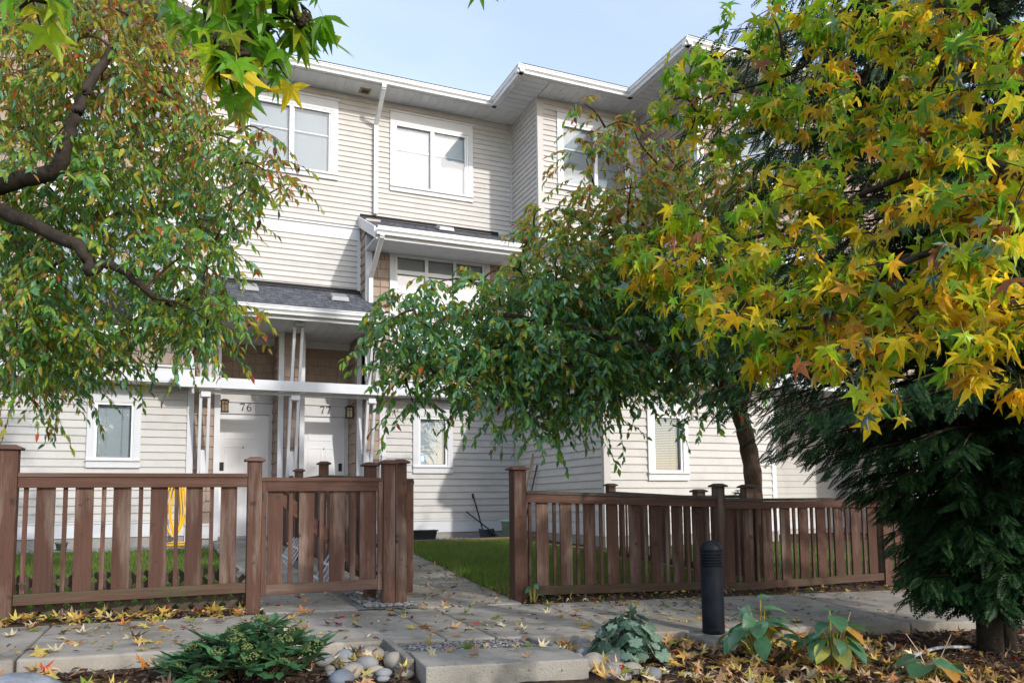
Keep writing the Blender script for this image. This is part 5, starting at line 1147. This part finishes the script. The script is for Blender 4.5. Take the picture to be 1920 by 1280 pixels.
def sweetgum(name, label, loc, trunk, tr, limbs, limb_r, clumps, extra, nind, seed, per=12, L0=.072, balls=24, rad=.15, group=None, bpos=None, prob=None):
    rg = np.random.default_rng(seed); T = thing(name, label, 'tree', loc, group)
    b = MB(); pl_ = polyline(trunk, 6); b.tube(pl_, [tr[0]+(tr[1]-tr[0])*i/(len(pl_)-1) for i in range(len(pl_))], 12); b.build('trunk', M['bark_dark'], T, smooth=True)
    rn = list(pl_[len(pl_)//3:])
    for lb, (ra, rb) in zip(limbs, limb_r):
        j = min(pl_, key=lambda q: (q-Vector(lb[0])).length+.4*max(0, q.z-lb[0][2]))
        q = polyline([j]+[Vector(p) for p in lb], 5); k = len(q); b = MB(); b.tube(q, [ra+(rb-ra)*i/(k-1) for i in range(k)], 7); b.build('limb', M['bark_dark'], T, smooth=True); rn += q[3:]
    b = MB(); allc = list(clumps)+list(extra)
    for q in skeleton(rn, [c[:3] for c in allc]): b.tube(q, [.0085-.005*i/(len(q)-1) for i in range(len(q))], 5, cap=False)
    pos = []; dr = []; nv = []; sc = []; mi = []; near = []
    for ci, c in enumerate(allc):
        cx = np.array(c[:3]); g = c[3]; inview = ci < len(clumps); r_ = (rad*(.72 if g < .35 else 1)) if inview else .34; np_ = int(per*(.75+.25*min(1, g*2.2)) if per > 12 else per) if inview else 16
        hub = cx+np.array([0, 0, .06])
        tw = [nrm(rg.normal(size=3)*np.array([1, 1, .5])) for _ in range(3)]
        for d in tw: b.tube([hub, hub+d*r_*.7, hub+d*r_*1.25+np.array([0, 0, -.04])], .003, 4, cap=False)
        for k in range(np_):
            d = tw[k % 3]; t = rg.uniform(.2, 1.25)
            base = hub+d*r_*t+rg.normal(size=3)*.02
            out = nrm(nrm(rg.normal(size=3)*np.array([1, 1, .25]))+d*.5)
            s = L0*rg.choice([.5, .68, .82, .95, 1.1, 1.22])*rg.uniform(.93, 1.07)
            ld = nrm(out*.75+np.array([0, 0, -rg.uniform(.5, 1.9)]))
            pos.append(base+out*s*.55+np.array([0, 0, -s*.35])); dr.append(ld); nv.append(nrm(np.array([0, 0, 1.0])+out*.7+rg.normal(size=3)*.5)); sc.append(s)
            x = rg.random()
            pr = np.array([.52, .34, .09, .01, .01, .03])*(1-g)+np.array([.10, .28, .38, .14, .035, .065])*g
            pr = np.array(prob) if prob else pr
            mi.append(int(rg.choice(6, p=pr/pr.sum()))); near.append(inview)
    b.build('twigs', M['bark_dark'], T, kind='stuff')
    pos, dr, nv, sc, mi, near = map(np.array, (pos, dr, nv, sc, mi, near)); var = rg.integers(0, 8, len(pos))
    dist = np.linalg.norm(pos-np.array([0, 0, .75]), axis=1)+np.where(near, 0, 99); ind = np.zeros(len(pos), bool); ind[np.argsort(dist)[:nind]] = True
    mk = {}
    for i in np.where(ind)[0]:
        key = (int(mi[i]), int(var[i]))
        if key not in mk:
            V, F, m_ = STARS[key[1]]; me = bpy.data.meshes.new('leaf'); me.from_pydata([tuple(v) for v in V], [], [tuple(map(int, f)) for f in F]); me.materials.append(SG[key[0]]); me.materials.append(PETIOLE); me.polygons.foreach_set('material_index', m_.tolist()); me.update(); mk[key] = me
        d = dr[i]; y = nrm(np.cross(nv[i], d)); z = np.cross(d, y); Mx = Matrix(((d[0], y[0], z[0]), (d[1], y[1], z[1]), (d[2], y[2], z[2])))
        o = bpy.data.objects.new('leaf', mk[key]); o.rotation_euler = Mx.to_euler(); o.scale = (sc[i],)*3; place(o, T, pos[i])
    VV = []; FF = []; MM = []; off = 0
    for v_ in range(8):
        k = (~ind) & (var == v_)
        if not k.any(): continue
        Tm, F, m_ = STARS[v_]; V, F2 = scatter(Tm, F, pos[k], dr[k], nv[k], sc[k]); VV.append(V); FF.append(F2+off); off += len(V)
        MM.append(np.where(np.tile(m_, k.sum()) == 1, 6, np.repeat(mi[k], len(F))))
    np_obj('foliage', np.concatenate(VV), np.concatenate(FF), SG+[PETIOLE], T, np.concatenate(MM), kind='stuff')
    # spiky seed balls
    sb, sf = I1; V = []; F = []
    for f in sf:
        a, c, e = (sb[i] for i in f); n_ = nrm((a+c+e)/3); k = len(V); V += [a, c, e, n_*1.45]; F += [(k, k+1, k+3), (k+1, k+2, k+3), (k+2, k, k+3)]
    me = bpy.data.meshes.new('seed_ball'); me.from_pydata([tuple(v) for v in V], [], F); me.materials.append(M['seed']); me.update()
    for i in range(len(bpos) if bpos else balls):
        c = clumps[rg.integers(len(clumps)-(4 if L0 < .07 else 0))]; p = np.array(c[:3])+rg.normal(size=3)*np.array([.05, .05, .04])
        if bpos: p = np.array(bpos[i])
        o = bpy.data.objects.new('seed_ball', me); o.scale = (.0115,)*3; o.rotation_euler = rg.uniform(0, 6, 3); place(o, T, p)
    return T
ext3 = []
rx = random.Random(9)
for i in range(20):
    u, n, z = rx.uniform(.6, 6.8), rx.uniform(-3.4, 2.6), rx.uniform(3.2, 6.4)
    f_ = u*.397+n*.918; 
    if f_ > .2 and z < .75+.86*f_+.55: z = .75+.86*f_+.6+rx.uniform(0, 1.2)
    ext3.append((u, n, z, .5))
sweetgum('sweetgum_tree', 'sweetgum tree with star-shaped yellow and green leaves filling the right side', (4.0, 1.3, -.4), [(4.05, 1.25, -.5), (4.0, 1.3, 1.2), (3.9, 1.35, 2.8), (3.95, 1.2, 5.0), (4.1, 1.0, 7.2)], (.16, .05),
         T3limbs, [(.03, .010), (.024, .006), (.024, .006), (.022, .005), (.010, .004), (.010, .004)], T3C, ext3+T3R, 300, 21, per=44, rad=.2, L0=.066, balls=64)
BP4 = [(0.09, 1.93, 1.85), (0.1, 1.93, 1.83), (0.08, 1.96, 1.85), (0.07, 1.97, 1.89), (0.27, 1.9, 1.94), (0.28, 1.91, 1.96)]
ext4 = [(-.6, -.4, 3.4, .3), (-1.2, .2, 3.2, .3), (-1.6, -.9, 3.8, .3), (-.9, -1.2, 4.2, .3), (-.2, .3, 3.6, .3), (-2.2, -.4, 3.9, .3), (-1.4, -1.6, 4.8, .3), (-.5, -.9, 4.9, .3), (-1.9, .4, 4.4, .3)]
sweetgum('sweetgum_tree', 'sweetgum with large green star leaves and seed balls hanging in at the top left', (-1.6, -.6, -.4), [(-1.65, -.7, -.5), (-1.6, -.6, 1.0), (-1.5, -.6, 2.2), (-1.45, -.7, 3.8), (-1.5, -.8, 5.2)], (.13, .05),
         [T4limb, [(-1.0, .9, 2.7), (-.55, 1.9, 2.4), (-.36, 2.2, 2.12)], [(-.5, .4, 3.0), (.4, 1.4, 2.6), (.74, 1.85, 2.2)]], [(.022, .007), (.02, .005), (.02, .004)], [(*c, .06) for c in T4C]+[(T4tip[0][0], T4tip[0][1], T4tip[0][2]+.02, .1)], ext4, 150, 22, per=9, L0=.072, rad=.07, bpos=BP4, prob=(.86, .08, .02, .01, .01, .02))

# cedar
def frond():
    V = []; F = []
    def kite(p, d, L, w_):
        w_ = w_*1.25
        d = np.array(d)/np.linalg.norm(d); s = np.array([-d[1], d[0], 0]); p = np.array(p); k = len(V)
        V.extend([p, p+d*L*.45+s*w_, p+d*L+np.array([0, 0, -.05*L]), p+d*L*.45-s*w_]); F.extend([(k, k+1, k+2), (k, k+2, k+3)])
    kite((0, 0, 0), (1, 0, 0), 1.0, .012)
    for i in range(9):
        x = .12+.095*i; L = .42*(1-(x-.1)*.85)*(.55+.45*min(1, i/2))
        for s in (-1, 1):
            a = R(42); p = np.array((x, 0, -.04*x)); d = np.array((math.cos(a), s*math.sin(a), -.12)); kite(p, d, L, .020)
            for t in (.45,):
                q = p+d*L*t
                for s2 in (-1, 1):
                    a2 = R(42*s+s2*38); kite(q, (math.cos(a2), math.sin(a2), -.15), L*.42*(1.1-t*.6), .017)
    return np.array(V), np.array(F)
FV, FF_ = frond()
cx, cn = 5.25, 3.82
cd = thing('cedar_tree', 'dense dark green cedar with drooping flat sprays beside the walk', 'tree', (cx, cn, soil(cx, cn)))
b = MB(); b.tube([(cx, cn, -.45), (cx+.01, cn, .4), (cx, cn+.02, 2), (cx+.03, cn, 4.5), (cx, cn, 8.6)], [.085, .075, .06, .04, .01], 10); b.build('trunk', M['bark_dark'], cd, smooth=True)
b = MB(); b.tube([(cx+.20, cn+.03, -.45), (cx+.22, cn+.03, .5), (cx+.25, cn+.05, 1.8), (cx+.22, cn+.1, 3.2)], [.07, .06, .05, .03], 10); b.build('trunk', M['bark_dark'], cd, smooth=True)
rg = np.random.default_rng(77); pos = []; dr = []; nv = []; sc = []; tb = MB()
for i in range(690):
    z = .12+4.9*(rg.random()**1.15) if i < 570 else rg.uniform(4.6, 8.3) if i < 630 else rg.uniform(.05, .7); az = rg.uniform(0, 2*np.pi)
    Rm = .55+1.38*smooth01((z-.55)/1.25) if z < 4.6 else 1.93*max(.1, (8.6-z)/4.0)
    Lb = Rm*rg.uniform(.72, 1.06); d = np.array([math.cos(az), math.sin(az), 0]); o = np.array([cx, cn, z])
    pt = lambda t: o+d*Lb*t+np.array([0, 0, .10*t*Lb-.42*t*t*Lb*min(1, .4+z)*.8+.12*t**3*Lb])
    tb.tube([pt(t) for t in np.linspace(0, .92, 6)], [.016-.013*k/5 for k in range(6)], 4, cap=False)
    for k in range(21):
        t = .10+.93*(k+rg.random())/21; p = pt(t); sd = np.array([-d[1], d[0], 0])*(1 if k % 2 else -1)
        fd = nrm(d*rg.uniform(.4, 1.1)+sd*rg.uniform(.1, .9)+np.array([0, 0, -rg.uniform(.3, 1.1)])); pos.append(p); dr.append(fd); nv.append(nrm(np.array([0, 0, 1])+rg.normal(size=3)*.35)); sc.append(rg.uniform(.16, .28)*(1.1-.3*t))
tb.build('branches', M['bark_dark'], cd, kind='stuff')
V, F = scatter(FV, FF_, np.array(pos), np.array(dr), np.array(nv), np.array(sc))
# one island per frond piece is too fine for colour: fronds share the tree's noise
np_obj('foliage', V, F, CEDAR, cd, kind='stuff')
# ------------------------------------------------------------------ fallen leaves
colname = ['yellow', 'golden', 'orange', 'red', 'tan', 'dark brown', 'green', 'cream']
small_V = OV*np.array([1, 1, 2.2]); lf = []
rf = random.Random(31)
def where(u, n):
    if N0 <= n <= N1: return 'on the concrete walk'
    if 1.16 < u < 2.1 and 3.77 < n < 4.2: return 'on the concrete step'
    if n > N1: return 'by the path and fence' 
    return 'on the mulch left of the step' if u < 1.16 else 'on the mulch right of the step'
def zat(u, n):
    if 1.18 < u < 2.06 and 3.79 < n < 4.2: return -.040-.042*(u-1.16)
    if 1.2 < u < 2.04 and 4.2 <= n < N0: return -.065-.03*(u-1.2)
    if (1.75 < u < 2.84 or .63 < u < 1.29) and n > N1: return gz(u, n)+.007
    return surf(u, n)+(.004 if N0 <= n <= N1 else .014)
def drop(cnt, u0, u1, n0, n1, star_p, cols, smin, smax, lift=0, cond=None):
    for _ in range(cnt):
        u, n = rf.uniform(u0, u1), rf.uniform(n0, n1)
        if cond and not cond(u, n): continue
        lf.append((u, n, rf.random() < star_p, rf.choices(range(8), cols)[0], rf.uniform(smin, smax), lift))
noblk = lambda u, n: not (1.1 < u < 2.12 and n < 4.6)
#            yel gol ora red tan bro gre cre
drop(130, -1.0, 1.5, N0+.03, N1-.02, .6, (5, 3, .7, 1.0, 3, 3, 1.5, 3), .045, .075)
drop(60, 1.5, 2.75, N0+.03, N1-.02, .5, (4, 2, 1, .6, 2, 4, 1.5, 2), .04, .07)
drop(60, 2.75, 4.4, N0+.03, N1-.02, .6, (4, 2, 1, .8, 2, 4, 1.5, 2), .04, .072)
drop(120, -.8, 2.75, N0+.05, N1, .05, (3, 2, .6, .5, 3, 5, 1.2, 2), .03, .05)
drop(170, 2.75, 4.4, N0+.2, N1, .1, (4, 2, .5, .3, 2, 4, 2, 1), .035, .055)
drop(210, 4.4, 8.5, N0+.05, N1, .1, (5, 2, .3, .2, 2, 4, 3, 2), .035, .058)
drop(520, 2.72, 8.5, N1-.12, 6.5, .08, (6, 3, .4, .2, 3, 4, 3, 1), .035, .06)
drop(150, -1.1, .5, N1-.06, 6.12, .7, (5, 4, 1.5, .6, 2, 2, 1.5, 1), .045, .075)
drop(300, 1.76, 2.9, N1, 8.8, .06, (4, 2, .6, .3, 3, 5, 1.5, 1), .035, .055)
drop(260, 2.62, 3.9, 6.2, 8.6, .06, (6, 3, .4, .3, 2, 2, 2, 1), .035, .055)
drop(60, .64, 1.28, 6.0, 8.5, .3, (4, 3, 1, .4, 2, 3, 1, 1), .04, .06)
drop(170, -1.1, 1.1, 3.6, N0-.02, .9, (4, 5, 2, .8, 5, 2, .6, 3), .043, .072, .02, lambda u, n: u < .1 or n > 4.3 or rf.random() < .35)
drop(900, 2.12, 4.6, 2.9, N0-.02, .9, (4, 6, 1.2, .3, 7, 2, .3, 3), .043, .072, .018, lambda u, n: rf.random() < 1.15-.22*max(0, u-3.4))
drop(900, 3.4, 7.5, 2.4, N0-.02, .6, (.6, 1, .6, .2, 3, 9, .2, .3), .04, .07, .008)
drop(9, 1.2, 2.05, 3.82, 4.18, 1, (2, 1, .5, .3, 3, 0, 0, 3), .045, .06)
drop(14, 1.22, 2.0, 4.22, 4.52, .9, (3, 2, 1, .3, 3, 1, 1, 3), .045, .065)
drop(18, .78, 1.12, 3.85, 4.5, .9, (3, 3, .6, .6, 5, 2, .5, 2), .045, .07, .05)
# a few leaves that stand out
lf += [(1.10, 5.52, True, 3, .085, 0), (1.50, 4.93, True, 2, .078, .012), (.88, 5.75, True, 2, .07, 0), (2.35, 4.22, True, 0, .095, .10), (-.10, 4.32, True, 2, .085, .05), (2.72, 5.2, True, 3, .06, 0), (2.98, 5.25, True, 2, .06, 0), (.25, 4.9, True, 0, .07, 0), (-.02, 5.33, True, 3, .06, 0)]
mk = {}
def leaf_mesh(st_, c, v):
    key = (st_, c, v)
    if key not in mk:
        me = bpy.data.meshes.new('fallen_leaf')
        if st_: V, F, m_ = FLATS[v]
        else: V, F, m_ = small_V, OVF, np.zeros(len(OVF), int)
        me.from_pydata([tuple(x) for x in V], [], [tuple(map(int, f)) for f in F]); me.materials.append(FALL[c]); me.materials.append(FALL[4]); me.polygons.foreach_set('material_index', m_.tolist()); me.update(); mk[key] = me
    return mk[key]
def sizekey(q): return -q[4]*(1.35 if q[2] else .75)/math.hypot(q[0], q[1])
lf.sort(key=sizekey)
rest = {}
for i, (u, n, st_, c, s, lift) in enumerate(lf):
    tl = .22 if N0 <= n <= N1 else .45
    e = (rf.gauss(0, tl), rf.gauss(0, tl), rf.uniform(0, 6.28)); z = zat(u, n)+.006+rf.uniform(0, lift)+(s*.22 if st_ else s*.1)*abs(e[0])*.8
    v = rf.randrange(4)
    if i < 290:
        o = bpy.data.objects.new('fallen_leaf', leaf_mesh(st_, c, v)); o.rotation_euler = e; o.scale = (s,)*3 if st_ else (s, s, s); place(o, None, (u, n, z))
        kd = 'star-shaped' if st_ else 'narrow'; wh = where(u, n); tag(o, f'{colname[c]} {kd} fallen leaf {wh}', 'leaf', f'{colname[c]} {kd} leaves {wh}')
    else:
        Mx = Matrix.Translation((u, n, z)) @ Vector(e).to_track_quat('Z', 'Y').to_matrix().to_4x4() if False else None
        from mathutils import Euler
        rm = np.array(Euler(e).to_matrix()); rest.setdefault((st_, v), []).append((np.array((u, n, z)), rm, s, c))
VV = []; FF = []; MM = []; off = 0
for (st_, v), L in rest.items():
    T, F = (FLATS[v][0], FLATS[v][1]) if st_ else (small_V, OVF)
    for p, rm, s, c in L:
        VV.append(p+s*(T@rm.T)); FF.append(F+off); off += len(T); MM.append(np.full(len(F), c))
tag(np_obj('leaf_litter', np.concatenate(VV), np.concatenate(FF), FALL, None, np.concatenate(MM)), 'smaller scattered autumn leaf litter on walk and mulch', 'leaf litter', kind='stuff')
# bark chips on the mulch
cnt = 5200; U = RNG.uniform(-1.2, 6.5, cnt); Nn = np.where(RNG.random(cnt) < .88, RNG.uniform(2.6, N0-.03, cnt), RNG.uniform(N1+.03, 6.4, cnt))
ok = [(noblk(a, c) and not (c > N1 and .55 < a < 2.7)) for a, c in zip(U, Nn)]; U, Nn = U[ok], Nn[ok]
VV = []; FF = []
for i, (u, n) in enumerate(zip(U, Nn)):
    z = soil(u, n)+RNG.uniform(.004, .022); a = RNG.uniform(0, 6.28); l, w_, h_ = RNG.uniform(.012, .035), RNG.uniform(.005, .012), RNG.uniform(.002, .005); t = RNG.uniform(-.4, .4)
    q = np.array([(-l, -w_, -h_), (l, -w_*.6, -h_), (l*.9, w_, -h_), (-l, w_*.8, -h_), (-l, -w_, h_), (l, -w_*.6, h_), (l*.9, w_, h_), (-l, w_*.8, h_)]); q[:, 2] += q[:, 0]*t
    VV.append(np.stack([q[:, 0]*math.cos(a)-q[:, 1]*math.sin(a)+u, q[:, 0]*math.sin(a)+q[:, 1]*math.cos(a)+n, q[:, 2]+z], 1))
    FF.append(np.array([(4, 5, 6, 7), (0, 1, 5, 4), (1, 2, 6, 5), (2, 3, 7, 6), (3, 0, 4, 7)])+8*i)
tag(np_obj('bark_mulch', np.concatenate(VV), np.concatenate(FF), mat('bark_chip', (.085, .05, .033), .95, .5, 50, c2=(.03, .02, .015), t2=(.45, .6), sc2=30, ov=0), None), 'dark shredded bark mulch covering the front bed', 'mulch', kind='stuff')

# ------------------------------------------------------------------ bedding plants
def heart(wid=.42, cup=.18, bend=.35):
    V = [(0, 0, 0)]; rows = 7
    for i in range(rows):
        t = i/(rows-1); x = -.12+1.12*t if i else -.02
        w_ = wid*math.sin(math.pi*min(1, (t*.92+.13)))**.8*(1-.25*t) if i < rows-1 else 0
        x = -.10 if i == 0 else t
        for s in (-1, 0, 1):
            V.append((x if s else t*.98, s*w_, -bend*t*t + (cup*w_ if s else 0)))
    F = []
    for i in range(rows-1):
        a = 1+3*i
        for s in (0, 1): F += [(a+s, a+s+1, a+s+4), (a+s, a+s+4, a+s+3)]
    return V[0:], F
HV, HF = heart()
def leaf_part(parent, name, V, F, mt, p, d, nv_, s, wscale=1):
    me = bpy.data.meshes.new(name); W = [(v[0], v[1]*wscale, v[2]) for v in V]; me.from_pydata(W, [], F); me.materials.append(mt); me.polygons.foreach_set('use_smooth', [True]*len(F)); me.update()
    d = nrm(np.array(d)); y = nrm(np.cross(nv_, d)); z = np.cross(d, y); o = bpy.data.objects.new(name, me); o.rotation_euler = Matrix(((d[0], y[0], z[0]), (d[1], y[1], z[1]), (d[2], y[2], z[2]))).to_euler(); o.scale = (s, s, s); place(o, parent, p); return o
def hosta(u, n, cnt, label, seed, size=.13, rad=.2, yel=.15, stalks=3, hgt=.16):
    rg = np.random.default_rng(seed); z0 = soil(u, n); t = thing('hosta_plant', label, 'plant', (u, n, z0), 'hostas in the front bed')
    st_ = MB()
    for i in range(cnt):
        a = 2*math.pi*(i*.382)+rg.uniform(-.3, .3); ring = .25+.75*(i/cnt); out = np.array([math.cos(a), math.sin(a), 0]); h = hgt*rg.uniform(.6, 1.2)*(1.25-.7*ring)
        p = np.array([u, n, z0])+out*rad*ring*rg.uniform(.5, 1)+np.array([0, 0, h]); d = out*1.0+np.array([0, 0, rg.uniform(-.6, .35)-.25*ring])
        x = rg.random(); m_ = HOSTAO if x < yel*.35 else HOSTAY if x < yel else HOSTA
        leaf_part(t, 'leaf', HV, HF, m_, p, d, np.array([0, 0, 1])+rg.normal(size=3)*.25, size*rg.uniform(.75, 1.15), rg.uniform(.85, 1.1))
        b0 = np.array([u, n, z0])+out*.02; st_.tube([b0, (b0+p)/2+np.array([0, 0, .03]), p], .005, 5, cap=False)
    st_.build('leaf_stalks', HOSTAY, t, kind='stuff')
    for k in range(stalks):
        a = rg.uniform(0, 6.28); b = MB(); q = np.array([u, n, z0]); top = q+np.array([.12*math.cos(a), .12*math.sin(a), rg.uniform(.2, .36)]); b.tube([q, (q+top)/2+np.array([.01, 0, .02]), top], [.004, .003, .002], 5); b.build('dry_stalk', STALK, t)
hosta(3.34, 3.95, 30, 'leafy hosta clump beside the bollard footing', 1, .145, .23, .14, 5, .30)
hosta(3.60, 3.62, 30, 'hosta with yellowing leaves and one upright leaf, at the bottom centre right', 2, .15, .23, .36, 3, .30)
hosta(4.05, 3.32, 11, 'low flattened hosta at the bottom edge under the cedar', 3, .18, .22, .22, 2, .11)
hosta(2.72, 5.90, 7, 'tiny broadleaf seedling at the foot of the fence post by the path', 4, .055, .075, .14, 0, .13)
# heuchera
def scallop():
    V = [(0, 0, 0)]; n_ = 25
    for i in range(n_):
        a = R(-158+316*i/(n_-1)); r_ = .5*(1+.14*math.cos(a*7))*(1+.12*math.cos(a)); V.append((r_*math.cos(a)+.12, r_*math.sin(a), -.25*r_*r_*2+.06*math.cos(a*7)))
    return V, [(0, i, i+1) for i in range(1, n_)]
SV, SF = scallop()
hc = thing('heuchera_plant', 'mounded grey-green heuchera with scalloped veined leaves right of the step', 'plant', (2.52, 4.12, -.2)); rg = np.random.default_rng(8); st_ = MB(); z0 = soil(2.52, 4.12)
for i in range(105):
    a = i*2.39996+rg.uniform(-.2, .2); q = math.sqrt((i+.5)/105); out = np.array([math.cos(a), math.sin(a), 0]); p = np.array([2.52, 4.12, z0])+out*.24*q*np.array([1, .8, 1])+np.array([0, 0, .20*(1-q*q)+.05+rg.uniform(-.025, .045)])
    leaf_part(hc, 'leaf', SV, SF, HEUCH, p, out+np.array([0, 0, -.25-.6*q]), np.array([0, 0, 1])+out*.6*q+rg.normal(size=3)*.38, rg.uniform(.055, .10)); st_.tube([(2.52, 4.12, z0), p], .003, 4, cap=False)
st_.build('leaf_stalks', HEUCH, hc, kind='stuff')
# skimmia shrub
su, sn = .36, 4.18; z0 = soil(su, sn); sk = thing('skimmia_shrub', 'low evergreen shrub with glossy leaves and domed green bud clusters in front', 'shrub', (su, sn, z0)); rg = np.random.default_rng(12)
LV = np.array([(0, 0, 0), (.3, .13, .03), (.3, -.13, .03), (.65, .17, .02), (.65, -.17, .02), (1, 0, -.05), (.5, 0, -.03)])
st_ = MB(); pos = []; dr = []; nv = []; sc = []
bt, bf = I1
for i in range(46):
    a = i*2.39996; q = math.sqrt((i+.5)/46); cxu = su+.36*q*math.cos(a)+rg.uniform(-.03, .03); cnn = sn+.22*q*math.sin(a)+rg.uniform(-.03, .03)
    top = z0+.055+.13*(1-q**2.2)+rg.uniform(-.02, .03)
    if cxu > su+.05 and cnn > sn: top += .05
    st_.tube([(su+(cxu-su)*.5, sn+(cnn-sn)*.5, z0), (cxu, cnn, top)], .005, 5, cap=False)
    m_ = 12
    for k in range(m_):
        b_ = k*2.39996+a; h_ = top-.045*rg.random(); out = np.array([math.cos(b_), math.sin(b_), rg.uniform(-.15, .75)]); pos.append(np.array([cxu, cnn, h_])); dr.append(out); nv.append(np.array([0, 0, 1])-out*.3+rg.normal(size=3)*.15); sc.append(rg.uniform(.10, .15))
    if rg.random() < .55:
        bv = []; bfc = []; r_ = rg.uniform(.034, .052)
        for k in range(60):
            th = math.acos(1-rg.random()*.95); ph = rg.uniform(0, 6.28); c_ = np.array([cxu+r_*math.sin(th)*math.cos(ph), cnn+r_*math.sin(th)*math.sin(ph), top+.012+r_*.75*math.cos(th)]); bfc.append(bf+len(bt)*k); bv.append(c_+bt*rg.uniform(.0042, .0066))
        np_obj('bud_cluster', np.concatenate(bv), np.concatenate(bfc), BUD, sk)
st_.build('stems', M['twig'], sk, kind='stuff')
pos, dr, nv, sc = map(np.array, (pos, dr, nv, sc)); order = np.argsort(-pos[:, 2]); ids = set(order[:290].tolist())
me = bpy.data.meshes.new('leaf'); me.from_pydata([tuple(v) for v in LV], [], [tuple(map(int, f)) for f in OVF]); me.materials.append(SKIM); me.update()
for i in ids:
    d = nrm(dr[i]); y = nrm(np.cross(nv[i], d)); z = np.cross(d, y); o = bpy.data.objects.new('leaf', me); o.rotation_euler = Matrix(((d[0], y[0], z[0]), (d[1], y[1], z[1]), (d[2], y[2], z[2]))).to_euler(); o.scale = (sc[i],)*3; place(o, sk, pos[i])
kk = np.array([i not in ids for i in range(len(pos))]); V, F = scatter(LV, OVF, pos[kk], dr[kk], nv[kk], sc[kk]); np_obj('foliage', V, F, SKIM, sk, kind='stuff')
